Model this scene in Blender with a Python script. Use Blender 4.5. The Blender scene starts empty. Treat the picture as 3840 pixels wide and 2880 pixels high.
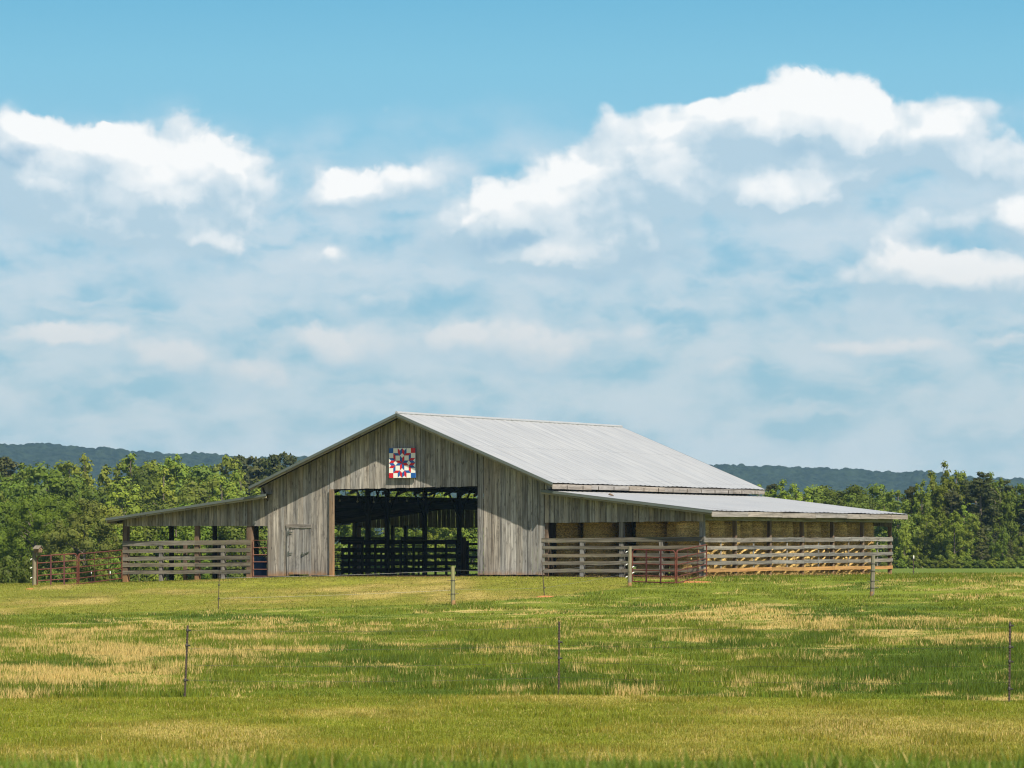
import bpy, math, random
import numpy as np
from mathutils import Vector
random.seed(7)
RNG = np.random.default_rng(11)
S = bpy.context.scene
COL = S.collection
# ------------------------------------------------------------------ view model
# the photograph's lens: focal length in source pixels, horizon row, picture centre
FPX, CX, HY, SW, SH = 14200.0, 1920.0, 2035.0, 3840.0, 2880.0
PHI = math.radians(27.8)
U = Vector((math.cos(PHI), -math.sin(PHI), 0))      # along the barn front, to the right
V = Vector((math.sin(PHI), math.cos(PHI), 0))       # into the barn
P0 = Vector((0, 157.0, 0))
def ray(px, py): return Vector(((px-CX)/FPX, 1.0, (HY-py)/FPX))
def W(t, n, z): return P0 + U*t + V*n + Vector((0, 0, z))
def loc(p): d = p-P0; return (d.dot(U), d.dot(V), p.z)
def front(px, py, n=0.0):
    r = ray(px, py); k = (P0.dot(V)+n)/r.dot(V); return loc(r*k)
def side(px, py, t):
    r = ray(px, py); k = (P0.dot(U)+t)/r.dot(U); return loc(r*k)
def depth(px, py, d): return ray(px, py)*d

def sstep(a, b, x):
    x = np.clip((np.asarray(x, float)-a)/(b-a), 0, 1); return x*x*(3-2*x)
def _hash(ix, iy, seed):
    h = (ix.astype(np.int64)*374761393 + iy.astype(np.int64)*668265263 + seed*144665) & 0x7fffffff
    h = ((h ^ (h >> 13))*1274126177) & 0x7fffffff
    return ((h ^ (h >> 16)) & 0xffff)/65535.0
def vnoise(x, y, s, seed=0):
    x = np.asarray(x, float)/s; y = np.asarray(y, float)/s
    ix = np.floor(x); iy = np.floor(y); fx = x-ix; fy = y-iy
    fx = fx*fx*(3-2*fx); fy = fy*fy*(3-2*fy)
    a = _hash(ix, iy, seed); b = _hash(ix+1, iy, seed); c = _hash(ix, iy+1, seed); d = _hash(ix+1, iy+1, seed)
    return (a*(1-fx)+b*fx)*(1-fy)+(c*(1-fx)+d*fx)*fy
def fbm(x, y, s, seed=0, o=4):
    r = 0; w = .5; t = 0
    for k in range(o):
        r = r+w*vnoise(x, y, s/2**k, seed+k*17); t += w; w *= .5
    return r/t

# ------------------------------------------------------------------ terrain
PY = np.array([-40, 8, 22, 34, 45, 56, 68, 84, 100, 120, 131, 140, 147, 152, 156, 170, 260, 330, 450, 800, 1900, 3400], float)
PZ = np.array([-1.34, -1.29, -1.26, -2.2, -2.92, -2.86, -2.75, -2.71, -2.63, -2.43, -2.24, -1.93, -1.62, -1.45, -1.40, -1.45, -1.9, -2.25, -3.5, -5, -3, -3], float)
def ground(x, y):
    x = np.asarray(x, float); y = np.asarray(y, float)
    z = np.interp(y, PY, PZ)
    xc = np.clip(x, -40, 40)
    wl = sstep(85, 128, y)*(1-sstep(240, 330, y))
    wr = sstep(85, 128, y)*(1-sstep(141, 156, y))
    z = z+.018*xc*np.where(x < 0, wl*np.where(y > 150, sstep(-6, -17, x)*.85+.15, 1), wr)
    z = z-np.clip((y-172)*.022, 0, 3.2)*sstep(2, -14, x+ (y-172)*.05)
    z = z+.05*(fbm(x, y, 9, 5, 3)-.5)*sstep(30, 60, y)*(1-.8*sstep(150, 158, y)*(1-sstep(178, 200, y)))
    z = z+.6*(fbm(x, y, 120, 9, 3)-.5)*sstep(380, 700, y)
    return z
def gz(x, y): return float(ground(np.array([x]), np.array([y]))[0])
def at(px, py, lo=46.0, hi=420.0):
    """the ground point seen at a picture position"""
    d = np.arange(lo, hi, .1); r = ray(px, py)
    h = r.z*d-ground(r.x*d, d)
    i = int(np.argmax(h < 0)) if (h < 0).any() else len(d)-1
    D = d[i]; return Vector((r.x*D, D, gz(r.x*D, D)))

# ------------------------------------------------------------------ objects
ORG = {}
def tag(o, label=None, cat=None, group=None, kind=None):
    if label: o['label'] = label
    if cat: o['category'] = cat
    if group: o['group'] = group
    if kind: o['kind'] = kind
    return o
def thing(name, at_, label, cat, group=None):
    o = bpy.data.objects.new(name, None); COL.objects.link(o); o.empty_display_size = .2
    o.location = at_; ORG[o.name] = Vector(at_)
    return tag(o, label, cat, group)
class MB:
    """collects shapes given in world metres; build() links them as ONE mesh object"""
    def __init__(s): s.v = []; s.f = []; s.uv = []; s.r = []; s.mi = []
    def face(s, pts, uvs=None, rnd=0.0, mi=0):
        b = len(s.v); s.v += [tuple(p) for p in pts]; s.f.append(tuple(range(b, b+len(pts))))
        s.uv += uvs if uvs else [(p[0], p[2]) for p in pts]; s.r.append(rnd); s.mi.append(mi)
    def prism(s, quad, d, grain, rnd=None, mi=0):
        """quad: four front corners (outward side), d: vector to the back; grain: unit vector along the wood"""
        rnd = random.random() if rnd is None else rnd
        q = [Vector(p) for p in quad]; b = [p+d for p in q]
        g = Vector(grain); n = Vector(d).normalized(); a = n.cross(g)
        def uv(p, across): return (p.dot(g)+rnd*37, p.dot(across)+rnd*11)
        s.face(q, [uv(p, a) for p in q], rnd, mi)
        s.face(b[::-1], [uv(p, a) for p in b[::-1]], rnd, mi)
        for i in range(len(q)):
            j = (i+1) % len(q); f = [q[j], q[i], b[i], b[j]]
            s.face(f, [uv(p, n) for p in f], rnd, mi)
    def beam(s, A, B, wv, dv, rnd=None, seg=1, jit=0.0, mi=0):
        """rectangular bar from A to B, full width vector wv, full depth vector dv, centred"""
        rnd = random.random() if rnd is None else rnd
        A = Vector(A); B = Vector(B); wv = Vector(wv)/2; dv = Vector(dv)/2
        g = (B-A); L = g.length; g = g/L
        rings = []
        for k in range(seg+1):
            c = A+(B-A)*(k/seg)
            c = c+wv.normalized()*random.uniform(-jit, jit)
            w = wv*(1+random.uniform(-jit, jit)*4)
            rings.append([c-w-dv, c+w-dv, c+w+dv, c-w+dv])
        per = [0, 2*wv.length, 2*wv.length+2*dv.length, 4*wv.length+2*dv.length, 4*wv.length+4*dv.length]
        for k in range(seg):
            for i in range(4):
                j = (i+1) % 4
                s.face([rings[k][i], rings[k][j], rings[k+1][j], rings[k+1][i]],
                       [(L*k/seg+rnd*37, per[i]+rnd*11), (L*k/seg+rnd*37, per[i+1]+rnd*11), (L*(k+1)/seg+rnd*37, per[i+1]+rnd*11), (L*(k+1)/seg+rnd*37, per[i]+rnd*11)], rnd, mi)
        for rg, rev in ((rings[0], 1), (rings[-1], 0)):
            q = rg[::-1] if rev else rg
            s.face(q, [(rnd*37+.01*i, rnd*11) for i in range(4)], rnd, mi)
    def tube(s, pts, r, n=8, caps=True, rnd=None, mi=0, wob=0.0):
        rnd = random.random() if rnd is None else rnd
        pts = [Vector(p) for p in pts]
        rs = r if isinstance(r, (list, tuple)) else [r]*len(pts)
        rings = []; L = 0; Ls = []
        up = None
        for i, p in enumerate(pts):
            if i: L += (p-pts[i-1]).length
            Ls.append(L)
            d = (pts[min(i+1, len(pts)-1)]-pts[max(i-1, 0)]).normalized()
            if up is None: up = d.orthogonal().normalized()
            up = (up-d*up.dot(d)).normalized(); b = d.cross(up)
            rings.append([p+(up*math.cos(2*math.pi*k/n)+b*math.sin(2*math.pi*k/n))*rs[i]*(1+random.uniform(-wob, wob)) for k in range(n)])
        for i in range(len(pts)-1):
            for k in range(n):
                j = (k+1) % n; c = 2*math.pi*max(rs)/n
                s.face([rings[i][k], rings[i][j], rings[i+1][j], rings[i+1][k]],
                       [(Ls[i]+rnd*37, c*k+rnd*11), (Ls[i]+rnd*37, c*(k+1)+rnd*11), (Ls[i+1]+rnd*37, c*(k+1)+rnd*11), (Ls[i+1]+rnd*37, c*k+rnd*11)], rnd, mi)
        if caps:
            s.face(rings[0][::-1], [(rnd*37, rnd*11)]*n, rnd, mi); s.face(rings[-1], [(rnd*37, rnd*11)]*n, rnd, mi)
    def build(s, name, mats, parent=None, smooth=False, weld=False):
        me = bpy.data.meshes.new(name)
        org = ORG.get(parent.name, Vector()) if parent else Vector()
        me.from_pydata([(a-org.x, b-org.y, c-org.z) for a, b, c in s.v], [], s.f)
        uvl = me.uv_layers.new(name='UVMap'); uvl.data.foreach_set('uv', np.array(s.uv, np.float32).ravel())
        at_ = me.attributes.new('rnd', 'FLOAT', 'FACE'); at_.data.foreach_set('value', np.array(s.r, np.float32))
        mats = mats if isinstance(mats, (list, tuple)) else [mats]
        for m in mats: me.materials.append(m)
        me.polygons.foreach_set('material_index', np.array(s.mi, np.int32))
        if weld:
            import bmesh
            bm = bmesh.new(); bm.from_mesh(me); bmesh.ops.remove_doubles(bm, verts=bm.verts, dist=1e-4); bm.to_mesh(me); bm.free()
        if smooth: me.polygons.foreach_set('use_smooth', np.ones(len(me.polygons), bool))
        me.update()
        o = bpy.data.objects.new(name, me); COL.objects.link(o)
        if parent: o.parent = parent; ORG[o.name] = org
        return o
def np_mesh(name, verts, faces, mat, attrs=None, parent=None, smooth=False):
    """fast mesh from numpy arrays: verts (N,3), faces (M,k)"""
    me = bpy.data.meshes.new(name); k = faces.shape[1]
    me.vertices.add(len(verts)); me.vertices.foreach_set('co', np.ascontiguousarray(verts, np.float32).ravel())
    me.loops.add(faces.size); me.loops.foreach_set('vertex_index', np.ascontiguousarray(faces, np.int32).ravel())
    me.polygons.add(len(faces)); me.polygons.foreach_set('loop_start', np.arange(0, faces.size, k, dtype=np.int32))
    me.polygons.foreach_set('loop_total', np.full(len(faces), k, np.int32))
    for nm, a in (attrs or {}).items():
        if a.ndim == 2:
            l = me.attributes.new(nm, 'FLOAT_COLOR', 'POINT')
            l.data.foreach_set('color', np.concatenate([a, np.ones((len(a), 1))], 1).astype(np.float32).ravel())
        else:
            l = me.attributes.new(nm, 'FLOAT', 'POINT'); l.data.foreach_set('value', a.astype(np.float32))
    if smooth: me.polygons.foreach_set('use_smooth', np.ones(len(faces), bool))
    me.materials.append(mat); me.update(calc_edges=True)
    o = bpy.data.objects.new(name, me); COL.objects.link(o)
    if parent: o.parent = parent
    return o

# ------------------------------------------------------------------ materials
class NT:
    def __init__(s, tree): s.t = tree; s.n = tree.nodes; s.l = tree.links
    def node(s, typ, **kw):
        n = s.n.new(typ)
        for k, v in kw.items(): setattr(n, k, v)
        return n
    def put(s, sock, v):
        if isinstance(v, bpy.types.NodeSocket): s.l.new(v, sock)
        elif v is not None: sock.default_value = v
    def m(s, op, a, b=None, c=None, clamp=False):
        n = s.node('ShaderNodeMath', operation=op, use_clamp=clamp)
        for i, x in enumerate((a, b, c)): s.put(n.inputs[i], x)
        return n.outputs[0]
    def vm(s, op, a, b=None, out=0):
        n = s.node('ShaderNodeVectorMath', operation=op); s.put(n.inputs[0], a); s.put(n.inputs[1], b)
        return n.outputs[out]
    def noise(s, vec, scale, detail=3, rough=.5, w=None, out=0, dist=0.0, dim='3D'):
        n = s.node('ShaderNodeTexNoise', noise_dimensions=dim)
        s.put(n.inputs['Vector'], vec); s.put(n.inputs['Scale'], scale); s.put(n.inputs['Detail'], detail); s.put(n.inputs['Roughness'], rough); n.inputs['Distortion'].default_value = dist
        return n.outputs[out]
    def mix(s, f, a, b, mode='MIX', clamp=True):
        n = s.node('ShaderNodeMix', data_type='RGBA', blend_type=mode); n.clamp_factor = clamp
        s.put(n.inputs[0], f); s.put(n.inputs[6], c4(a)); s.put(n.inputs[7], c4(b)); return n.outputs[2]
    def ramp(s, f, a, b, lo=0.0, hi=1.0, smooth=True):
        n = s.node('ShaderNodeMapRange', interpolation_type='SMOOTHSTEP' if smooth else 'LINEAR')
        s.put(n.inputs[0], f); s.put(n.inputs[1], a); s.put(n.inputs[2], b); s.put(n.inputs[3], lo); s.put(n.inputs[4], hi); return n.outputs[0]
    def xyz(s, x=0.0, y=0.0, z=0.0):
        n = s.node('ShaderNodeCombineXYZ')
        for i, v in enumerate((x, y, z)): s.put(n.inputs[i], v)
        return n.outputs[0]
    def sep(s, v):
        n = s.node('ShaderNodeSeparateXYZ'); s.put(n.inputs[0], v); return n.outputs
    def attr(s, name, out='Fac'): n = s.node('ShaderNodeAttribute', attribute_name=name); return n.outputs[out]
def c4(c):
    if isinstance(c, (tuple, list)) and len(c) == 3: return (*c, 1.0)
    return c
def lin(r, g, b):
    f = lambda x: (x/255/12.92) if x <= 10 else ((x/255+.055)/1.055)**2.4
    return (f(r), f(g), f(b))
def new_mat(name, rough=.8, spec=.3):
    m = bpy.data.materials.new(name); m.use_nodes = True
    t = NT(m.node_tree); b = m.node_tree.nodes['Principled BSDF']
    b.inputs['Roughness'].default_value = rough; b.inputs['Specular IOR Level'].default_value = spec
    return m, t, b
def bump(t, b, h, strength=.4, dist=.01):
    n = t.node('ShaderNodeBump'); n.inputs['Strength'].default_value = strength; n.inputs['Distance'].default_value = dist
    t.put(n.inputs['Height'], h); t.l.new(n.outputs[0], b.inputs['Normal'])
def wood_mat(name, light, dark, var=.35, stain=None, moss=0.0, knots=True, warm=(.30, .22, .15), warm_amt=.25):
    """weathered boards: UV runs along the grain (u) and across it (v), both in metres; rnd differs per board"""
    m, t, b = new_mat(name, .85, .2)
    uv = t.node('ShaderNodeUVMap').outputs[0]; u = t.sep(uv); rnd = t.attr('rnd')
    g1 = t.noise(t.xyz(t.m('MULTIPLY', u[0], 1.1), t.m('MULTIPLY', u[1], 42), t.m('MULTIPLY', rnd, 50)), 1, 5, .6)
    g2 = t.noise(t.xyz(t.m('MULTIPLY', u[0], .55), t.m('MULTIPLY', u[1], 9), t.m('MULTIPLY', rnd, 90)), 1, 4, .6)
    g3 = t.noise(t.xyz(t.m('MULTIPLY', u[0], 2.5), t.m('MULTIPLY', u[1], 5), t.m('MULTIPLY', rnd, 20)), 1, 4, .65)
    f = t.m('ADD', t.m('MULTIPLY', g1, .5), t.m('MULTIPLY', g2, .5))
    f = t.ramp(f, .34, .62)
    c = t.mix(f, dark, light)
    dk = t.ramp(g3, .5, .72, 0, .62)
    c = t.mix(dk, c, tuple(x*.62 for x in dark))
    g4 = t.noise(t.xyz(t.m('MULTIPLY', u[0], .30), t.m('MULTIPLY', u[1], 13), t.m('MULTIPLY', rnd, 71)), 1, 3, .55)
    c = t.mix(t.ramp(g4, .52, .68, 0, .6), c, tuple(x*.55 for x in dark))
    wn = t.noise(t.xyz(t.m('MULTIPLY', u[0], .35), t.m('MULTIPLY', u[1], 3), t.m('MULTIPLY', rnd, 33)), 1, 3, .5)
    c = t.mix(t.ramp(wn, .45, .75, 0, warm_amt), c, warm)
    v = t.m('MULTIPLY_ADD', rnd, var, 1-var*.5)
    r2 = t.m('FRACT', t.m('MULTIPLY', rnd, 17.31))
    tint = t.mix(r2, (1.04, 1.0, .93), (.95, 1.0, 1.05))
    c = t.mix(1.0, c, tint, 'MULTIPLY')
    c = t.vm('SCALE', c, None); n = c.node; t.put(n.inputs['Scale'], v)
    if knots:
        vo = t.node('ShaderNodeTexVoronoi'); t.put(vo.inputs['Vector'], t.xyz(t.m('MULTIPLY', u[0], 1.6), t.m('MULTIPLY', u[1], 5.5), t.m('MULTIPLY', rnd, 9))); vo.inputs['Scale'].default_value = 1
        kn = t.ramp(vo.outputs['Distance'], .07, .16, .75, 0)
        c = t.mix(kn, c, (.05, .042, .035))
    geo = t.node('ShaderNodeNewGeometry').outputs['Position']; p = t.sep(geo)
    if moss > 0:
        mn = t.noise(geo, 2.2, 4, .6)
        c = t.mix(t.ramp(mn, .5, .7, 0, moss), c, (.17, .18, .075))
    if stain:
        zlo, zhi, amt = stain
        sn = t.noise(geo, 5.0, 4, .6)
        zz = t.m('ADD', p[2], t.m('MULTIPLY', t.m('SUBTRACT', sn, .5), .35))
        c = t.mix(t.ramp(zz, zlo, zhi, amt, 0), c, (.30, .165, .07))
    t.put(b.inputs['Base Color'], c)
    bump(t, b, t.m('ADD', g1, t.m('MULTIPLY', g3, .5)), .5, .012)
    return m
M = {}
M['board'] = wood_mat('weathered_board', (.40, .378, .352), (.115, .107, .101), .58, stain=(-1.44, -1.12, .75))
M['board_shade'] = wood_mat('weathered_board_shaded', (.34, .318, .288), (.105, .096, .086), .55)  # darker copy of the board colour, shade under the roofs painted in
M['rail'] = wood_mat('weathered_rail', (.185, .168, .135), (.07, .063, .052), .45, moss=.28, warm_amt=.15)
M['rail_grey'] = wood_mat('silver_grey_rail', (.225, .212, .195), (.088, .084, .08), .45, warm_amt=.1)
M['rail_clay'] = wood_mat('clay_stained_rail', (.40, .225, .085), (.25, .135, .055), .3, warm=(.55, .30, .10), knots=False)
M['post_brown'] = wood_mat('brown_post', (.17, .12, .085), (.08, .055, .038), .3, stain=(-1.6, -1.1, .7), warm=(.26, .15, .08))
M['post_grey'] = wood_mat('grey_post', (.22, .205, .145), (.12, .112, .08), .3, stain=None, moss=.25)
M['post_clay'] = wood_mat('jamb_post', (.27, .20, .135), (.14, .10, .07), .2, stain=(-1.5, -.7, .85), warm=(.33, .19, .09), warm_amt=.45)
M['log'] = wood_mat('mossy_log', (.27, .25, .12), (.14, .13, .06), .2, moss=.6)
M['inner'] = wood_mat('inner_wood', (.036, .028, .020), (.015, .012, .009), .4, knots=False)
M['fascia'] = wood_mat('fascia_board', (.31, .285, .27), (.16, .145, .135), .15, warm_amt=.1)
M['trim_wood'] = wood_mat('rake_board', (.33, .30, .215), (.19, .17, .12), .2, moss=.2)

def plain(name, col, rough=.6, metal=0.0, spec=.4, amp=.25, scale=6.0, dirt=None):
    m, t, b = new_mat(name, rough, spec); b.inputs['Metallic'].default_value = metal
    geo = t.node('ShaderNodeNewGeometry').outputs['Position']
    n = t.noise(geo, scale, 5, .6)
    c = t.mix(n, tuple(x*(1-amp) for x in col), tuple(min(1, x*(1+amp)) for x in col))
    if dirt:
        n2 = t.noise(geo, scale*2.3, 4, .6); c = t.mix(t.ramp(n2, .55, .7, 0, dirt[1]), c, dirt[0])
    t.put(b.inputs['Base Color'], c); return m
M['rust'] = plain('rusty_red_steel', (.105, .030, .019), .65, 0, .25, .35, 5, ((.17, .085, .055), .3))
M['rust_old'] = plain('old_rusty_steel', (.17, .075, .05), .7, 0, .3, .35, 5)
M['bar'] = plain('dark_red_bar', (.065, .015, .015), .6, 0, .4, .25, 5)
M['trim'] = plain('grey_green_rake_trim', (.115, .135, .125), .45, .3, .5, .15, 3)
M['iron'] = plain('dark_iron', (.055, .05, .045), .6, .4, .4, .3, 9)
M['hinge'] = plain('grey_hinge', (.10, .115, .10), .5, .4, .4, .3, 9)
M['tpost'] = plain('rusty_fence_stake', (.06, .045, .035), .7, .2, .3, .3, 9)
M['white'] = plain('white_plastic', (.8, .8, .8), .4, 0, .5, .05)
M['wire'] = plain('galvanised_wire', (.26, .26, .24), .45, .6, .5, .1)
M['blue'] = plain('blue_plastic', (.012, .06, .17), .4, 0, .5, .1)
M['lamp'] = plain('white_knob', (.55, .53, .48), .5, 0, .4, .1)
M['clay'] = plain('red_clay', (.34, .15, .06), .95, 0, .1, .3, 7)

def roof_mat(name, col, spec=.5):
    m, t, b = new_mat(name, .42, spec); b.inputs['Metallic'].default_value = .35
    uv = t.node('ShaderNodeUVMap').outputs[0]; u = t.sep(uv)
    n1 = t.noise(t.xyz(t.m('MULTIPLY', u[0], .5), t.m('MULTIPLY', u[1], 2.2), 0), 1, 4, .6)
    pan = t.node('ShaderNodeTexWhiteNoise', noise_dimensions='1D'); t.put(pan.inputs['W'], t.m('FLOOR', t.m('DIVIDE', u[1], .914)))
    c = t.mix(n1, tuple(x*.9 for x in col), tuple(min(1, x*1.08) for x in col))
    c = t.mix(t.m('MULTIPLY', pan.outputs[0], .25), c, tuple(x*.8 for x in col))
    seam = t.m('ABSOLUTE', t.m('SUBTRACT', t.m('FRACT', t.m('DIVIDE', u[1], .914)), .5))
    n3 = t.noise(t.xyz(t.m('MULTIPLY', u[0], .9), t.m('MULTIPLY', u[1], .8), 3), 1, 2, .5)
    c = t.mix(t.m('MULTIPLY', t.ramp(seam, .465, .492), t.ramp(n3, .3, .65, .25, .9)), c, (.16, .16, .155))
    rs = t.noise(t.xyz(t.m('MULTIPLY', u[0], .35), t.m('MULTIPLY', u[1], 1.3), 7), 1, 5, .65)
    c = t.mix(t.ramp(rs, .60, .78, 0, .35), c, (.25, .22, .19))
    lap = t.m('ABSOLUTE', t.m('SUBTRACT', t.m('FRACT', t.m('ADD', t.m('DIVIDE', u[0], 3.7), .5)), .5))
    c = t.mix(t.ramp(lap, .0, .006, .5, 0), c, (.14, .14, .14))
    t.put(b.inputs['Base Color'], c); t.put(b.inputs['Roughness'], t.ramp(n1, .3, .7, .36, .5)); return m
M['roof'] = roof_mat('galvanised_roof', (.42, .432, .442))

# quilt colours (painted board), chipped a little
def paint(name, col):
    m, t, b = new_mat(name, .5, .4)
    geo = t.node('ShaderNodeNewGeometry').outputs['Position']
    ch = t.noise(geo, 9, 5, .7)
    g = t.noise(geo, 30, 3, .6)
    c = t.mix(g, tuple(x*.88 for x in col), tuple(min(1, x*1.1) for x in col))
    c = t.mix(t.ramp(ch, .70, .74), c, (.35, .30, .22)); t.put(b.inputs['Base Color'], c); return m
M['q_blue'] = paint('painted_blue', (.012, .095, .33)); M['q_red'] = paint('painted_red', (.55, .012, .022)); M['q_white'] = paint('painted_white', (.78, .77, .70))

# hay
def hay_mat():
    m, t, b = new_mat('hay', .9, .15)
    co = t.node('ShaderNodeTexCoord').outputs['Object']; oi = t.node('ShaderNodeObjectInfo')
    p = t.sep(co)
    n1 = t.noise(t.xyz(t.m('ADD', p[0], t.m('MULTIPLY', oi.outputs['Random'], 40)), p[1], t.m('MULTIPLY', p[2], 2.2)), 13, 6, .78)
    n2 = t.noise(co, 3.2, 3, .6)
    bands = t.noise(t.xyz(0, t.m('MULTIPLY', oi.outputs['Random'], 30), t.m('MULTIPLY', p[2], 9)), 1, 3, .6)
    f = t.m('ADD', t.m('MULTIPLY', n1, .75), t.m('MULTIPLY', bands, .18))
    c = t.mix(t.ramp(f, .37, .58), (.22, .15, .055), (.86, .60, .235))
    c = t.mix(t.ramp(n2, .5, .75, 0, .4), c, (.30, .25, .10))
    t.put(b.inputs['Base Color'], c); bump(t, b, n1, .9, .04); return m
M['hay'] = hay_mat()

def vcol_mat(name, trans=.3, rough=.8, attr='col', tint=False, amp=0.0, scale=3.0):
    """colour comes from the mesh's own per-leaf / per-blade attribute; a share of the light passes through"""
    m = bpy.data.materials.new(name); m.use_nodes = True; t = NT(m.node_tree); t.n.clear()
    c = t.attr(attr, 'Color')
    if tint:
        oi = t.node('ShaderNodeObjectInfo'); c = t.mix(1.0, c, oi.outputs['Color'], 'MULTIPLY')
    d = t.node('ShaderNodeBsdfDiffuse'); t.put(d.inputs['Color'], c); d.inputs['Roughness'].default_value = .5
    tr = t.node('ShaderNodeBsdfTranslucent'); ct = t.mix(1.0, c, (1.25, 1.2, .55), 'MULTIPLY'); t.put(tr.inputs['Color'], ct)
    gl = t.node('ShaderNodeBsdfGlossy'); gl.inputs['Roughness'].default_value = .55; gl.inputs['Color'].default_value = (1, 1, 1, 1)
    mx = t.node('ShaderNodeMixShader'); mx.inputs[0].default_value = trans; t.l.new(d.outputs[0], mx.inputs[1]); t.l.new(tr.outputs[0], mx.inputs[2])
    m2 = t.node('ShaderNodeMixShader'); m2.inputs[0].default_value = .008; t.l.new(mx.outputs[0], m2.inputs[1]); t.l.new(gl.outputs[0], m2.inputs[2])
    o = t.node('ShaderNodeOutputMaterial'); t.l.new(m2.outputs[0], o.inputs[0]); return m
M['leaf'] = vcol_mat('foliage', .26, tint=True)
M['blade'] = vcol_mat('grass_blade', .35)
M['bark'] = plain('bark', (.14, .115, .09), .9, 0, .2, .4, 2)

# ------------------------------------------------------------------ ground colours and zones
FENCE = [at(px, py, 46, 100) for px, py in ((-400, 2624), (0, 2621), (691, 2616), (2095, 2607), (3784, 2630), (4300, 2638))]
YARD = [at(px, py, 100, 160) for px, py in ((-500, 2318), (0, 2308), (820, 2288), (1700, 2266), (2040, 2240), (2358, 2203))]
fx_ = np.array([p.x for p in FENCE]); fy_ = np.array([p.y for p in FENCE])
yx_ = np.array([p.x for p in YARD]+[YARD[-1].x+.6]); yy_ = np.array([p.y for p in YARD]+[170])
def is_verge(x, y): return y < np.interp(x, fx_, fy_)
def is_yard(x, y): return (y > np.interp(x, yx_, yy_, right=1e6)) & (x < YARD[-1].x+.6) & (y < 182)
def ell(cx, cy, rx, ry):
    c = at(cx*1.736, cy*1.736, 60, 300); e = at(cx*1.736, (cy-ry)*1.736, 60, 300)
    return (c.x, c.y, rx*1.736*c.y/FPX, max(1.0, abs(e.y-c.y)))
DRY = [ell(250, 1425, 330, 55)+(1.0,), ell(120, 1390, 330, 50)+(.9,), ell(620, 1372, 330, 26)+(.85,), ell(780, 1395, 260, 22)+(.55,), ell(520, 1440, 300, 40)+(.55,),
       ell(1620, 1352, 380, 26)+(.85,), ell(1500, 1325, 300, 16)+(.7,), ell(2000, 1384, 280, 16)+(1.0,), ell(2150, 1376, 190, 14)+(.9,), ell(1880, 1400, 150, 10)+(.7,), ell(1300, 1345, 240, 20)+(.45,),
       ell(1350, 1420, 130, 20)+(.3,), ell(2000, 1262, 260, 10)+(.4,), ell(2150, 1288, 160, 8)+(.5,), ell(1000, 1420, 180, 22)+(.3,), ell(900, 1352, 300, 18)+(.45,)]
LUSH = [ell(1900, 1445, 620, 52)+(1.0,), ell(1150, 1455, 420, 40)+(.8,), ell(860, 1420, 240, 24)+(.6,), ell(700, 1332, 900, 8)+(.8,), ell(1700, 1290, 260, 9)+(.5,), ell(2050, 1320, 260, 14)+(.6,), ell(1560, 1375, 220, 10)+(.5,)]
def field(lst, x, y):
    r = 0
    for cx, cy, rx, ry, w in lst: r = np.maximum(r, w*np.exp(-.8*(((x-cx)/rx)**2+((y-cy)/ry)**2)))
    return r
def dryness(x, y):
    base = field(DRY, x, y)
    n = fbm(x, y*.75, 2.6, 3, 5); n2 = fbm(x, y*.8, .7, 13, 3)
    return np.clip(sstep(.22, .92, base*.62+(n-.5)*1.5+(n2-.5)*1.5+.06)*.86+.12*sstep(.62, .75, n2), 0, 1)
def lush(x, y):
    return np.clip(sstep(.3, .8, field(LUSH, x, y)*.55+(fbm(x, y*.6, 4.5, 21, 4)-.5)*1.5+(fbm(x, y*.6, 1.1, 23, 3)-.5)*.8+.22), 0, 1)
C_VERGE = np.array([.168, .190, .018]); C_VERGE2 = np.array([.230, .215, .036]); C_YARD = np.array([.160, .175, .020]); C_YARD2 = np.array([.225, .195, .042])
C_PAST = np.array([.145, .182, .020]); C_LUSH = np.array([.086, .132, .016]); C_DRY = np.array([.52, .405, .165]); C_FAR = np.array([.105, .150, .024])
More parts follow.
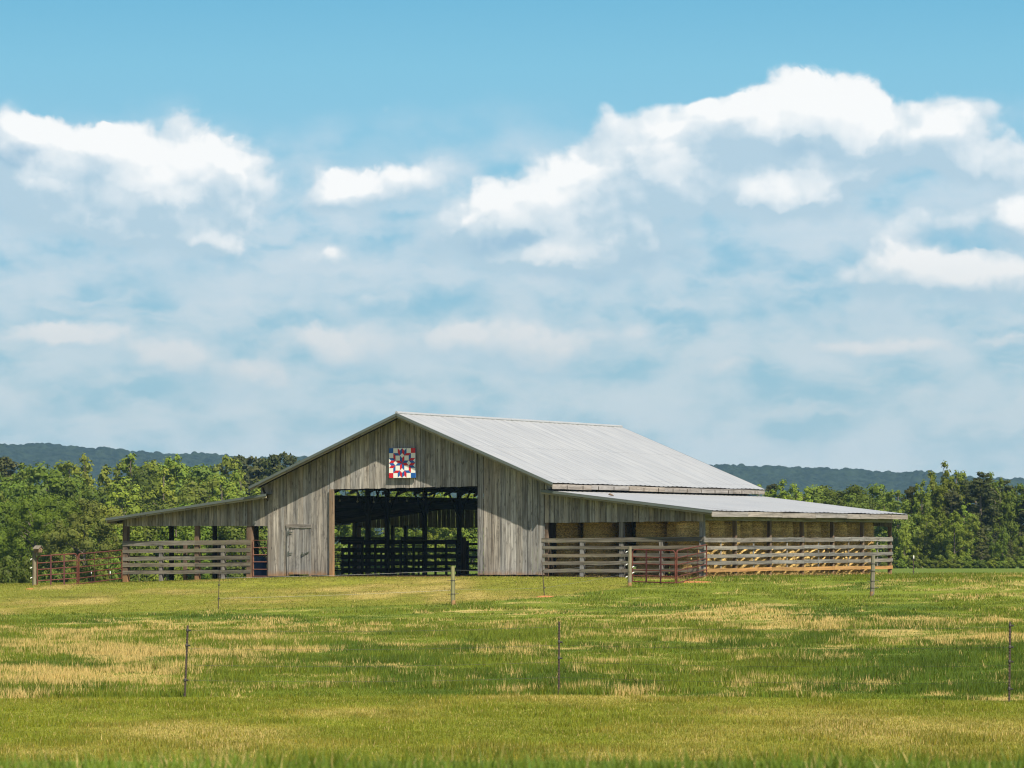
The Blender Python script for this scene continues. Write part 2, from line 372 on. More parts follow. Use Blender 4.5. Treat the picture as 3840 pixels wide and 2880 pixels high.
def zone_col(x, y):
    """intrinsic colour of the turf at a point and how dry it is"""
    n = fbm(x, y*.5, 2.6, 40, 4)[:, None]; n2 = fbm(x, y*.6, .9, 60, 3)[:, None]
    verge = C_VERGE*(1-sstep(.40, .66, n))+C_VERGE2*sstep(.40, .66, n)
    verge = verge*(.80+.4*n2)
    yard = C_YARD*(1-sstep(.42, .7, n))+C_YARD2*sstep(.42, .7, n); yard = yard*(.85+.3*n2)
    d = dryness(x, y)[:, None]; L = lush(x, y)[:, None]
    past = (C_PAST*(1-L)+C_LUSH*L)*(.75+.5*n2)
    fy = sstep(165, 215, y)[:, None]
    past = past*(1-fy)+C_FAR*fy; d = d*(1-fy)
    bk = (y < 30)[:, None]; verge = np.where(bk, C_LUSH*1.25*(.7+.6*n2)+.25*C_VERGE*n, verge)
    v = is_verge(x, y)[:, None]; ya = is_yard(x, y)[:, None]
    c = np.where(v, verge, np.where(ya, yard, past))
    edge = (np.exp(-np.maximum(0, np.interp(x, yx_, yy_, right=1e6)-y)/2.2)*(x < YARD[-1].x))[:, None]
    c = np.where(v | ya, c, c*(1-.45*edge)+C_LUSH*.45*edge); d = d*(1-.8*edge)
    d = np.where(v, 0.04+.25*sstep(.6, .75, n), np.where(ya, .05+.3*sstep(.58, .75, n), d))
    tt = (x-P0.x)*U.x+(y-P0.y)*U.y; nn = (x-P0.x)*V.x+(y-P0.y)*V.y
    mud = sstep(-5.5, -1.2, nn)*sstep(-9.6, -8.2, tt)*(1-sstep(-2.2, -1.0, tt))+.8*sstep(-.9, -.1, nn)*(tt > -20)*(tt < 9)+1.1*np.exp(-((tt-7.8)/2.0)**2-((nn+1.6)/1.5)**2)
    mud = (sstep(.45, .8, mud*(.35+1.2*fbm(x, y, .7, 90, 3)))*(nn < 1))[:, None]
    c = c*(1-.8*mud)+np.array([.20, .125, .06])*.8*mud; d = d*(1-mud[:, 0:1])
    trk = np.exp(-((y-(np.interp(x, yx_, yy_)+11+1.2*np.sin(x*.2)))/.55)**2)*(x < 6)
    c = c*(1-.35*(trk*sstep(.4, .6, fbm(x, y, 2.0, 95, 3)))[:, None])
    return c, d[:, 0]

# ground sheet: fine where the camera looks, coarse to the hills
def axis(*segs):
    out = []
    for a, b, n in segs: out += list(np.linspace(a, b, n, endpoint=False))
    return np.array(out+[segs[-1][1]])
gx = axis((-1500, -120, 14), (-120, -34, 30), (-34, 34, 170), (34, 120, 30), (120, 1500, 14))
gy = axis((-30, 20, 12), (20, 45, 30), (45, 185, 330), (185, 360, 80), (360, 800, 40), (800, 3320, 40))
X, Y = np.meshgrid(gx, gy); xf, yf = X.ravel(), Y.ravel()
vz = ground(xf, yf); cg, dg_ = zone_col(xf, yf)
cg = cg*(1-.8*dg_[:, None])+C_DRY*.8*dg_[:, None]
nx, ny = len(gx), len(gy); ii = np.arange(nx*ny).reshape(ny, nx)
quads = np.stack([ii[:-1, :-1].ravel(), ii[:-1, 1:].ravel(), ii[1:, 1:].ravel(), ii[1:, :-1].ravel()], 1)
def ground_mat():
    m, t, b = new_mat('turf', .95, .1)
    geo = t.node('ShaderNodeNewGeometry').outputs['Position']; c = t.attr('col', 'Color')
    n = t.noise(geo, 7, 6, .7); n2 = t.noise(geo, 1.3, 4, .6)
    f = t.m('ADD', t.m('MULTIPLY', n, .8), t.m('MULTIPLY', n2, .4))
    c = t.mix(1.0, c, t.mix(t.ramp(f, .4, .8), (.55, .55, .5), (1.3, 1.28, 1.2)), 'MULTIPLY', True)
    c = t.mix(t.ramp(t.noise(geo, .9, 5, .7), .66, .75, 0, .4), c, (.2, .13, .06))
    t.put(b.inputs['Base Color'], c); bump(t, b, n, .8, .06); return m
g = np_mesh('ground', np.stack([xf, yf, vz], 1), quads, ground_mat(), {'col': cg}, smooth=True); tag(g, kind='structure')

# ------------------------------------------------------------------ barn
OV, OVL = .79, .52                         # roof overhang at the gable, at the lean-tos
apex = front(1487.7, 1550, -OV); eaveL = front(933, 1826, -OV); eaveR = front(2074, 1811, -OV)
tL = front(1004, 2100)[0]; tR = front(2041, 2100)[0]
NB = side(2329.5, 1597.5, apex[0])[1]       # ridge end at the back
llo = front(398, 1944, -OVL); lhi = front(998, 1852, -OVL)      # left lean-to rake: low end, high end
rhi = front(2030, 1836, -OVL); rlo = front(2671, 1915, -OVL)    # right lean-to rake
tS = front(2640, 2000)[0]                   # line of the open right side
tO = front(468, 2050)[0]                    # line of the left lean-to's outer posts
NL = NB-.6                                  # back wall
print('barn', [round(v, 2) for v in (*apex, *eaveL, *eaveR, tL, tR, NB, *llo, *lhi, *rhi, *rlo, tS, tO)])
GZ = -1.43
barn = thing('barn', W(-5, 9, GZ), 'weathered grey board barn with shiny metal roof, open lean-tos and big open doorway', 'barn')
ZV = Vector((0, 0, 1))
def gl(t, n): p = W(t, n, 0); return gz(p.x, p.y)

def roof_slope(top, bot, n0, n1, name, sag=0.0):
    """ribbed metal sheeting between a top line and a bottom line (each (t, z))"""
    mb = MB(); n = n0; prof = []
    while n < n1-.02:
        for dn, h in ((0, .012), (.06, .012), (.12, 0), (.34, 0), (.40, .012)):
            if n+dn <= n1: prof.append((n+dn, h))
        n += .457
    prof.append((n1, .012))
    L = math.hypot(bot[0]-top[0], bot[1]-top[1]); SEG = 5
    sg = 1 if bot[0] > top[0] else -1
    def P(k, nn, h):
        f = k/SEG; e = 0.012*math.sin(nn*1.7+top[0])*f
        return W(top[0]+(bot[0]-top[0])*f, nn, top[1]+(bot[1]-top[1])*f+h+e)
    for i in range(len(prof)-1):
        (a, ha), (b, hb) = prof[i], prof[i+1]
        if b-a < 1e-4: continue
        for k in range(SEG):
            q = [P(k, a, ha), P(k+1, a, ha), P(k+1, b, hb), P(k, b, hb)]
            uv = [(L*k/SEG, a+20), (L*(k+1)/SEG, a+20), (L*(k+1)/SEG, b+20), (L*k/SEG, b+20)]
            if sg < 0: q = q[::-1]; uv = uv[::-1]
            mb.face(q, uv)
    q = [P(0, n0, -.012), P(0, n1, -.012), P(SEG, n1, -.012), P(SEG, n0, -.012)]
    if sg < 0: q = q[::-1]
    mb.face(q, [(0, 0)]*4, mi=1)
    return mb
def rake(name, top, bot, n, parent):
    """grey-green metal trim with a wooden board under it, along a sloping gable edge"""
    A = W(top[0], n, top[1]); B = W(bot[0], n, bot[1]); d = (B-A).normalized(); up = V.cross(d); up = up if up.z > 0 else -up
    mb = MB(); mb.beam(A-up*.045+d*.0, B-up*.045, up*.105, V*.05); o = mb.build(name, M['trim'], parent)
    mb = MB(); K = 4
    for k in range(K):
        a = A+(B-A)*(k/K+.002); b = A+(B-A)*((k+1)/K-.002)
        mb.beam(a-up*.135+V*.05, b-up*.135+V*.05, up*.075, V*.04, seg=2, jit=.004)
    mb.build('rake_board', M['trim_wood'], o)
    return o
# main roof
NF = -OV
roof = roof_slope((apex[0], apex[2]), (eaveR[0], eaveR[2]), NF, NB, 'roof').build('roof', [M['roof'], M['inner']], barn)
roof['label'] = 'bright ribbed metal roof slope facing right'
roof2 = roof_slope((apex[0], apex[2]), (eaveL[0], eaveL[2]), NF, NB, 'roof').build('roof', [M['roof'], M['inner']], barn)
rc = MB(); rc.tube([W(apex[0], NF-.03, apex[2]+.02), W(apex[0], NB+.03, apex[2]+.02)], .07, 8); rc.build('ridge_cap', M['roof'], roof)
rake('rake_trim', (apex[0], apex[2]), (eaveL[0], eaveL[2]), NF-.03, barn)
rake('rake_trim', (apex[0], apex[2]), (eaveR[0], eaveR[2]), NF-.03, barn)
rake('rake_trim', (apex[0], apex[2]), (eaveL[0], eaveL[2]), NB+.03, barn)
rake('rake_trim', (apex[0], apex[2]), (eaveR[0], eaveR[2]), NB+.03, barn)
def fascia(name, t, z, n0, n1, h, parent, tt=.03, boards=6):
    mb = MB(); N = boards
    for k in range(N):
        a = n0+(n1-n0)*k/N+.006; b = n0+(n1-n0)*(k+1)/N-.006; dz = random.uniform(-.012, .012)
        mb.beam(W(t, a, z-h/2+dz), W(t, b, z-h/2+dz), ZV*h, U*tt, seg=3, jit=.006)
    return mb.build(name, M['fascia'], parent)
fascia('fascia', eaveR[0]-.03, eaveR[2]-.04, NF, NB, .20, barn)
# lean-to roofs
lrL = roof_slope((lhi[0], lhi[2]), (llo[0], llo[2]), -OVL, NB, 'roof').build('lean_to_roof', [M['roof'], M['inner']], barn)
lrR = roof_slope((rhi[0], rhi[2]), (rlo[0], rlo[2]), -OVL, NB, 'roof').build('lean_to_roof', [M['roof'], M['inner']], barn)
rake('rake_trim', (lhi[0], lhi[2]), (llo[0], llo[2]), -OVL-.03, barn)
rake('rake_trim', (rhi[0], rhi[2]), (rlo[0], rlo[2]), -OVL-.03, barn)
fascia('fascia', rlo[0]-.03, rlo[2]-.035, -OVL+.02, NB, .20, barn)
fascia('fascia', llo[0]+.03, llo[2]-.035, -OVL+.02, NB, .18, barn)
def line(p, q, t): return p[2]+(q[2]-p[2])*(t-p[0])/(q[0]-p[0])
def roofz(t):
    """underside of whatever roof covers the front at t"""
    if t < tL-.02: return line(llo, lhi, t)-.04
    if t > tR+.02: return line(rhi, rlo, t)-.04
    return (line(eaveL, apex, t) if t < apex[0] else line(apex, eaveR, t))-.04
# boards of the gable and of the lean-to fronts
def vboard(mb, a, b, z0a, z0b, z1a, z1b, n=0.0, th=.025, gap=.014):
    n = n+random.uniform(-.010, .010); g1 = random.uniform(.1, 1)**1.6*gap
    a += g1; b -= g1; w = random.uniform(-.006, .006)
    zm = [z0a+(z1a-z0a)*f for f in (0, 1)]
    mb.prism([W(a, n, z0a), W(b, n, z0b), W(b+w, n, z1b), W(a+w, n, z1a)], V*th, (0, 0, 1))
openL = front(1252, 1834); openR = front(1789, 1824); ozL, ozR = front(1240, 1835)[2], front(1795, 1824)[2]
jambT = front(1237, 2000)[0]
d0 = front(900+391*.452, 2100)[0]; d1 = front(900+588*.452, 2100)[0]; dtop = front(1120, 1500+1037*.452)[2]
def zopen(t): return ozL+(ozR-ozL)*(t-openL[0])/(openR[0]-openL[0])
def wall_run(mb, t0, t1, bottom, top, wid=(.22, .29), **kw):
    t = t0
    while t < t1-.03:
        w = random.uniform(*wid); b = min(t+w, t1)
        if t1-b < .1: b = t1
        j = random.uniform(-.012, .012)
        vboard(mb, t, b, bottom(t)+j, bottom(b)+j, top(t), top(b), **kw); t = b
mb = MB()
base = lambda t: gl(t, 0)+.07
wall_run(mb, tL, d0, base, roofz)
wall_run(mb, d0, d1, lambda t: dtop+.02, roofz)
wall_run(mb, d1, jambT, base, roofz)
wall_run(mb, jambT, openR[0], zopen, roofz)
wall_run(mb, openR[0]+.012, tR, base, roofz)
gw = mb.build('gable_wall', M['board'], barn)
hbL = (front(465, 1973)[2], front(1002, 1972)[2]); hbR = (front(2042, 1961)[2], front(2639, 1954)[2])
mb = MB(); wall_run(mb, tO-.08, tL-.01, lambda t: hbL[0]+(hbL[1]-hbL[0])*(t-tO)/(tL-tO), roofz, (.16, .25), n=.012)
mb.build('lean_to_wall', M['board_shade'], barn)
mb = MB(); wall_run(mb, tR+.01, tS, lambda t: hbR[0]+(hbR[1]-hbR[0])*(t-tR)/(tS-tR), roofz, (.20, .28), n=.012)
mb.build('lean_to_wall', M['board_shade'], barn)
# the little triangles of wall between lean-to roof and main eave
mb = MB(); wall_run(mb, eaveL[0]+.1, tL-.01, lambda t: line(llo, lhi, min(t, lhi[0]))+.05, lambda t: line(eaveL, apex, t)-.05, n=.012)
mb.build('gable_end_board', M['board'], barn); mb = MB()
wall_run(mb, tR+.01, eaveR[0]-.12, lambda t: line(rhi, rlo, max(t, rhi[0]))+.05, lambda t: line(apex, eaveR, t)-.05, n=.012)
mb.build('gable_end_board', M['board'], barn)
# back wall: gable and lean-to ends, open below
NK = NL
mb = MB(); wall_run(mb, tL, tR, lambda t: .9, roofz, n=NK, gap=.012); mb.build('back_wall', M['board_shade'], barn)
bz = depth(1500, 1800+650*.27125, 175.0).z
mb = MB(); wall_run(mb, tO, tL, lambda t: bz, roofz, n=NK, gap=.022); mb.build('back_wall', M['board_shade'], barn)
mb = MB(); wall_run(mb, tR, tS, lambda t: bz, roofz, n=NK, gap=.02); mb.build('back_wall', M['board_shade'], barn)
# jambs of the big opening
mb = MB(); mb.beam(W((jambT+openL[0])/2, .0, gl(openL[0], 0)-.05), W((jambT+openL[0])/2, .0, ozL), U*.17, V*.16, seg=4, jit=.004); mb.build('door_post', M['post_clay'], barn)
mb = MB(); mb.beam(W(openR[0]+.06, .13, GZ-.1), W(openR[0]+.06, .13, ozR), U*.11, V*.18, seg=4, jit=.004); mb.build('door_post', M['post_clay'], barn)
# small door: frame, leaf, hinges, latch
zb = gl((d0+d1)/2, 0)+.06
f0, f1 = d0+.115, d1-.09
mb = MB()
TH = V*.05
mb.prism([W(d0-.02, -.035, dtop-.135), W(d1+.02, -.035, dtop-.135), W(d1+.03, -.035, dtop+.03), W(d0-.03, -.035, dtop+.03)], TH, U)
mb.prism([W(d0, -.03, zb), W(f0-.008, -.03, zb), W(f0-.008, -.03, dtop-.14), W(d0, -.03, dtop-.14)], TH, ZV)
mb.prism([W(f1+.008, -.012, zb), W(d1, -.012, zb), W(d1, -.012, dtop-.14), W(f1+.008, -.012, dtop-.14)], V*.04, ZV)
door = MB(); k = f0
while k < f1-.02:
    b = min(k+random.uniform(.24, .27), f1); b = f1 if f1-b < .1 else b
    vboard(door, k, b, zb+.06, zb+.06, dtop-.145, dtop-.145, n=-.005, th=.03, gap=.009); k = b
door = door.build('door', M['board'], barn); mb.build('door_frame', M['board'], door)
for zz in (dtop-.33, zb+.95):
    mb = MB(); mb.beam(W(f0-.03, -.045, zz), W(f0+.17, -.045, zz+.02), ZV*.045, V*.012); mb.beam(W(f0-.025, -.048, zz-.1), W(f0-.025, -.048, zz+.1), U*.04, V*.012); mb.build('hinge', M['hinge'], door)
mb = MB(); mb.beam(W(f1-.3, -.045, zb+.9), W(f1+.02, -.045, zb+1.02), ZV*.04, V*.015); mb.beam(W(f1-.31, -.05, zb+.86), W(f1-.31, -.05, zb+1.0), U*.05, V*.015); mb.build('latch', M['hinge'], door)
mb = MB(); mb.beam(W(f0+.01, -.045, zb+.1), W(f0+.22, -.045, zb+.1), ZV*.09, V*.012); mb.build('patch_board', M['post_clay'], door)
# pen posts and rails: front of the left lean-to
def sq(px0, px1, n, ztop, mat, name='post', gz0=None, w=None, twist=0):
    a = front(px0, 2100, n)[0]; b = front(px1, 2100, n)[0]; t = (a+b)/2; w = w or abs(b-a)
    z0 = gl(t, n)-.1
    mb = MB(); mb.beam(W(t, n, z0), W(t+random.uniform(-.01, .01), n, ztop), U*w, V*max(.13, w*.9), seg=4, jit=.005)
    return mb.build(name, M[mat], barn)
c1 = lambda x, y: (x*.49729, 1600+y*.49729)
c3 = lambda x, y: (1900+x*.45208, 1500+y*.45208)
c4_ = lambda x, y: (2800+x*.47016, 1600+y*.47016)
for a, b in ((935, 969), (1476, 1505), (1868, 1905)):
    sq(c1(a, 0)[0], c1(b, 0)[0], .13, roofz(front(c1((a+b)/2, 0)[0], 2000)[0])-.15, 'post_brown')
def frail(cv, x0, y0a, y0b, x1, y1a, y1b, n, mat, splits=(), name='rail'):
    """board rail on a plane of the front; y0a/y0b top and bottom at x0, y1a/y1b at x1; splits: butt joints"""
    A0 = front(*cv(x0, y0a), n); A1 = front(*cv(x0, y0b), n); B0 = front(*cv(x1, y1a), n); B1 = front(*cv(x1, y1b), n)
    a = ((A0[0]), (A0[2]+A1[2])/2, abs(A0[2]-A1[2])); b = (B0[0], (B0[2]+B1[2])/2, abs(B0[2]-B1[2]))
    fr = [0]+[(s-x0)/(x1-x0) for s in splits]+[1]
    for f, h in zip(fr[:-1], fr[1:]):
        mb = MB(); L = lambda q: W(a[0]+(b[0]-a[0])*q, n, a[1]+(b[1]-a[1])*q)
        e = .004/max(.1, abs(b[0]-a[0]))
        mb.beam(L(f+e), L(h-e), ZV*(a[2]+b[2])/2, V*.04, seg=6, jit=.008); mb.build(name, M[mat], barn)
for r in ((925, 864, 900, 1890, 853, 889), (925, 925, 953, 1890, 916, 944), (925, 982, 1012, 1890, 972, 1000), (925, 1030, 1058, 1890, 1024, 1053), (925, 1086, 1113, 1890, 1079, 1107)):
    frail(c1, *r, .02, 'rail', (1475,))
for a, b in ((1205, 1228), (1672, 1698)):
    sq(c1(a, 0)[0], c1(b, 0)[0], .09, front(*c1(a, 880), .09)[2], 'rail_grey', 'batten')
# front of the right lean-to
for a, b, m_ in ((320, 345, 'post_brown'), (940, 976, 'rail_grey'), (1606, 1643, 'rail_grey')):
    sq(c3(a, 0)[0], c3(b, 0)[0], .13, roofz(front(c3((a+b)/2, 0)[0], 2000)[0])-.15, m_)
for i, r in enumerate(((290, 1148, 1184, 1640, 1134, 1170), (296, 1213, 1240, 1640, 1207, 1234), (296, 1278, 1306, 1640, 1270, 1297), (298, 1340, 1369, 1640, 1334, 1361), (300, 1402, 1432, 1640, 1398, 1427))):
    frail(c3, *r, .02, 'rail', (958,))
for a, b in ((612, 643), (1272, 1302)):
    sq(c3(a, 0)[0], c3(b, 0)[0], .085, front(*c3(a, 1160), .085)[2], 'rail_grey', 'batten')
# open right side: posts, header, rails
sp = [.13]+[side(*c4_(x, 1100), tS)[1] for x in (194, 452, 694, 933, 1153)]
sp.insert(1, side(*c3(1905, 1400), tS)[1]);
print('side posts', [round(x, 2) for x in sp])
for i, n in enumerate(sp[1:]):
    mb = MB(); mb.beam(W(tS-.07, n, gl(tS, n)-.15), W(tS-.07, n, rlo[2]+.02), U*.15, V*.15, seg=4, jit=.005); mb.build('post', M['post_brown'], barn)
hz0 = side(*c3(1640, 1000), tS)[2]
for n0, n1 in ((-.02, sp[2]), (sp[2], sp[4]), (sp[4], sp[6]+.08)):
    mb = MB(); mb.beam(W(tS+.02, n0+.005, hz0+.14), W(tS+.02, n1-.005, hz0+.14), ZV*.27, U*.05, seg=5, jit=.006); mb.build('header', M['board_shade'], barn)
for i, r in enumerate(((885, 920, 880, 913), (950, 978, 943, 970), (1012, 1040, 997, 1025), (1066, 1095, 1050, 1078), (1122, 1150, 1107, 1133))):
    za, zb_ = side(*c4_(194, (r[0]+r[1])/2), tS)[2], side(*c4_(1165, (r[2]+r[3])/2), tS)[2]
    na, nb = sp[2], sp[6]; h = abs(side(*c4_(194, r[0]), tS)[2]-side(*c4_(194, r[1]), tS)[2])
    for a, b in zip([-.06]+sp[1:-1], sp[1:-1]+[sp[-1]+.1]):
        zA = za+(zb_-za)*(a-na)/(nb-na)+random.uniform(-.015, .015); zB = za+(zb_-za)*(b-na)/(nb-na)+random.uniform(-.015, .015)
        mb = MB(); mb.beam(W(tS+.03, a+.006, zA), W(tS+.03, b-.006, zB), ZV*h, U*.04, seg=5, jit=.010)
        mb.build('rail', M['rail_clay' if i == 4 else 'rail_grey'], barn)
for a, b in zip(sp[:-1], sp[1:]):
    mb = MB(); n = (a+b)/2; mb.beam(W(tS-.012, n, GZ+.25), W(tS-.012, n, side(*c4_(194, 900), tS)[2]), V*.1, U*.03); mb.build('batten', M['rail_grey'], barn)
# rafter tails under the right lean-to eave, interior posts with Y braces, rafters, loft plate
for k in range(19):
    n = .3+k*(NL-.5)/18
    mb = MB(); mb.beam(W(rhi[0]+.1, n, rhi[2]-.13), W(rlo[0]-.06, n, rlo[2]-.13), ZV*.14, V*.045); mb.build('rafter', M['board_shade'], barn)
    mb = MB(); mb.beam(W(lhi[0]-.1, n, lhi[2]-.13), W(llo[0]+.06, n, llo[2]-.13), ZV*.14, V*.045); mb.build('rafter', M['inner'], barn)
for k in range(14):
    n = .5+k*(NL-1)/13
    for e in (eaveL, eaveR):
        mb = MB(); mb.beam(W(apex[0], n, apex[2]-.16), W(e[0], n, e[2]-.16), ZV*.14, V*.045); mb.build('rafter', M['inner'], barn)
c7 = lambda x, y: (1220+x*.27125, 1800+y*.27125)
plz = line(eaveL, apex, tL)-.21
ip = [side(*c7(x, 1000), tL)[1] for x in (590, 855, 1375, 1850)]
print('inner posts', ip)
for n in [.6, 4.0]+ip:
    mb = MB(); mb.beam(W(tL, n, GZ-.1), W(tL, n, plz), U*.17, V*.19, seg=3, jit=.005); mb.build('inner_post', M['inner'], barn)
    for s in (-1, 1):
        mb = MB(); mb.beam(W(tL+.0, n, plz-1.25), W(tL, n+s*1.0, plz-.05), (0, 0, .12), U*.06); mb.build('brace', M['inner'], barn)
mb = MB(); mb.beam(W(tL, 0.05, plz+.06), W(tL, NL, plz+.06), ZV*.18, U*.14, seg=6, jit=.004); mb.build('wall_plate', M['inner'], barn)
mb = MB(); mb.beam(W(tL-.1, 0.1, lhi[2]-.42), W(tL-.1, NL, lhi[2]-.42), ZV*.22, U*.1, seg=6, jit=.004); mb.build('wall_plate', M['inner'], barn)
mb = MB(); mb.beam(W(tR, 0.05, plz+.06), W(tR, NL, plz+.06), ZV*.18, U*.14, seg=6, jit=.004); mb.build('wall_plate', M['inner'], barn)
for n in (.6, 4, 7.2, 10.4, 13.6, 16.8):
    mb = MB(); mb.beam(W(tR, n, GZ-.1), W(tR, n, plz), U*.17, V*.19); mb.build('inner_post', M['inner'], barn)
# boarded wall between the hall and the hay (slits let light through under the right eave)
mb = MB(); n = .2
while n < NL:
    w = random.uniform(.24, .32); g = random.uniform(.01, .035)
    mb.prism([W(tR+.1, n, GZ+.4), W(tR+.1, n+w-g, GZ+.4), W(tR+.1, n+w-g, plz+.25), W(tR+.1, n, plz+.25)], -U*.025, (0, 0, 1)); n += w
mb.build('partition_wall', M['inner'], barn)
# left lean-to: side posts and back posts
lp = [front(c1((a+b)/2, 0)[0], 2000, n) for a, b, n in ((1253, 1283, 8.0), (1563, 1592, 13.0))]
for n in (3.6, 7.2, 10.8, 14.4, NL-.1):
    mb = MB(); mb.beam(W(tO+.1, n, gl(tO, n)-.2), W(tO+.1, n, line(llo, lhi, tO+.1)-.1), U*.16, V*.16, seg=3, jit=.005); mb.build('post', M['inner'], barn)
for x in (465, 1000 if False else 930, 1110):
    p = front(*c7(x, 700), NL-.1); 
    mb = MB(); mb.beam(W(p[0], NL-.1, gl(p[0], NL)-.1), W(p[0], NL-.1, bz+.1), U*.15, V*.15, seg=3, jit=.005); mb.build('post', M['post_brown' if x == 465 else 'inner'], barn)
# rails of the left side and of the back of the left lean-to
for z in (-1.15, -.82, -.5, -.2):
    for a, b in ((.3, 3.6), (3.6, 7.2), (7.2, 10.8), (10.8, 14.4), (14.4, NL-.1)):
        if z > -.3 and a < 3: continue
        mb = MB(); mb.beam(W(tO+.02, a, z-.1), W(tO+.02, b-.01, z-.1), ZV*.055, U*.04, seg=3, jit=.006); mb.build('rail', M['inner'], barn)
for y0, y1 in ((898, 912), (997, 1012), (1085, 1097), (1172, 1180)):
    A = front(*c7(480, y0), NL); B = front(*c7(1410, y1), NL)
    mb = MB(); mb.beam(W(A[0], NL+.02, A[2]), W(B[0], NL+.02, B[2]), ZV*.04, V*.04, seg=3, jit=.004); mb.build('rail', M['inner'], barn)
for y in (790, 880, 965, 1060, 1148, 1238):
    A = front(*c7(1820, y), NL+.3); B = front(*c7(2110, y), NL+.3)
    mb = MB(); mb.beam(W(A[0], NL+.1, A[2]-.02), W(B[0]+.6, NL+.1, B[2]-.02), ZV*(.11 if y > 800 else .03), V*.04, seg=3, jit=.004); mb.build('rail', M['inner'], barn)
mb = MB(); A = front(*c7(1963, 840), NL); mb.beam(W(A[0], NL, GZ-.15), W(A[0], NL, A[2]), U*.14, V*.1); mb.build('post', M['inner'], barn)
# dirt floor under the barn
fl = MB(); K = 12
for i in range(K):
    for j in range(K):
        t0, t1 = tO+.2+(tS-tO-.3)*i/K, tO+.2+(tS-tO-.3)*(i+1)/K; n0, n1 = -.5+(NL+.9)*j/K, -.5+(NL+.9)*(j+1)/K
        fl.face([W(t, n, gl(t, n)+.012+.02*(0 < j)) for t, n in ((t0, n0), (t1, n0), (t1, n1), (t0, n1))])
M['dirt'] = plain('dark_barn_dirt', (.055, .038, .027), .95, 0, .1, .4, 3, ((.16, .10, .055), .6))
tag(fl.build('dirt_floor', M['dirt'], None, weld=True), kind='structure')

# pens inside the barn: board pens between the hall and the left lean-to
def pen(tA, nA, tB, nB, zs, label, posts=3, h=.15, mat='inner', extra=None, w=.1):
    p = thing('pen_fence', W(tA, nA, gl(tA, nA)), label, 'fence', 'board pens inside the barn')
    A = W(tA, nA, 0); B = W(tB, nB, 0); d = (B-A).normalized(); nrm = Vector((-d.y, d.x, 0))
    for z in zs:
        mb = MB(); mb.beam(A+ZV*z+nrm*.07, B+ZV*(z+random.uniform(-.02, .02))+nrm*.07, ZV*h, nrm*.035, seg=4, jit=.006); mb.build('rail', M[mat], p)
    for k in range(posts):
        c = A+(B-A)*((k+.5)/posts); z0 = gz(c.x, c.y)
        mb = MB(); mb.beam(c+ZV*(z0-.1), c+ZV*(max(zs)+h*.6), d*w, nrm*.08); mb.build('post', M[mat], p)
    return p
zr = lambda y, n: front(*c7(900, y), n)[2]
ZS = [zr(y, 10.5) for y in (860, 965, 1060, 1157, 1248)]
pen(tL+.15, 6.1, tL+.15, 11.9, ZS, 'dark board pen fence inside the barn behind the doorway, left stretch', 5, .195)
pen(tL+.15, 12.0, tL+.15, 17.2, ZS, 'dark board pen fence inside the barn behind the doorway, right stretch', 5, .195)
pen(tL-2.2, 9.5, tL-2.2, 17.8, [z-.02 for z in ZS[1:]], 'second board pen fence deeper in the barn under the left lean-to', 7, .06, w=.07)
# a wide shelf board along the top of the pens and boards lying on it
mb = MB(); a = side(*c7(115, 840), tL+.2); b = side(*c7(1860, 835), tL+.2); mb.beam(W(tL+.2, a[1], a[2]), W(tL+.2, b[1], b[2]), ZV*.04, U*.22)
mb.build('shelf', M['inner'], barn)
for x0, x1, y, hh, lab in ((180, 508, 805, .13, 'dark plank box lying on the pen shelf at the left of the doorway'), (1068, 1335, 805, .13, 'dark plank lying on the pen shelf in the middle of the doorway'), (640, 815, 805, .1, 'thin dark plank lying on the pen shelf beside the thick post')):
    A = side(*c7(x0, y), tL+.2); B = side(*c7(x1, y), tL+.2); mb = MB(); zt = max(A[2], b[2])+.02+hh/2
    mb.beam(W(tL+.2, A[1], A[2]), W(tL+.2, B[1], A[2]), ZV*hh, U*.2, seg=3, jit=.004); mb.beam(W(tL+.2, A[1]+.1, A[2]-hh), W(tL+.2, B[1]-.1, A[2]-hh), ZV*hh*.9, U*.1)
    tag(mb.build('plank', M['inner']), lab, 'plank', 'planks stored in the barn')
# leaning slatted panel at the right of the doorway
lpn = thing('slatted_panel', W(*front(*c7(1905, 1290), 15.0)[:2], GZ), 'tall narrow slatted panel standing upright in the barn doorway at right', 'panel')
A = front(*c7(1885, 1290), 15.0); B = front(*c7(1940, 1290), 15.0); zt = front(*c7(1910, 795), 15.0)[2]
for k in range(5):
    t = A[0]+(B[0]-A[0])*k/4; mb = MB(); mb.beam(W(t, 15, GZ-.05), W(t, 15, zt), U*.055, V*.03); mb.build('slat', M['post_brown'], lpn)
for z in (zt-.4, zt-.8, GZ+.3):
    mb = MB(); mb.beam(W(A[0]-.02, 15.03, z), W(B[0]+.02, 15.03, z), ZV*.05, V*.03); mb.build('crosspiece', M['post_brown'], lpn)
# little lamps hung in a row under the loft
for i, (x, y) in enumerate(((199, 283), (443, 294), (668, 300), (893, 294), (1128, 282), (1357, 262))):
    p = side(*c7(x, y), tL+1.2); c = W(*p); mb = MB(); mb.tube([c+ZV*.05, c+ZV*.02, c, c-ZV*.04, c-ZV*.06], [.02, .03, .05, .045, .015], 8)
    mb.tube([c+ZV*.05, c+ZV*.8], .008, 4)
    tag(mb.build('hanging_lamp', M['lamp']), ('leftmost', 'second from left', 'third from left', 'third from right', 'second from right', 'rightmost')[i]+' of six small pale lamps hanging in the dark barn doorway', 'lamp', 'lamps hanging in the barn')

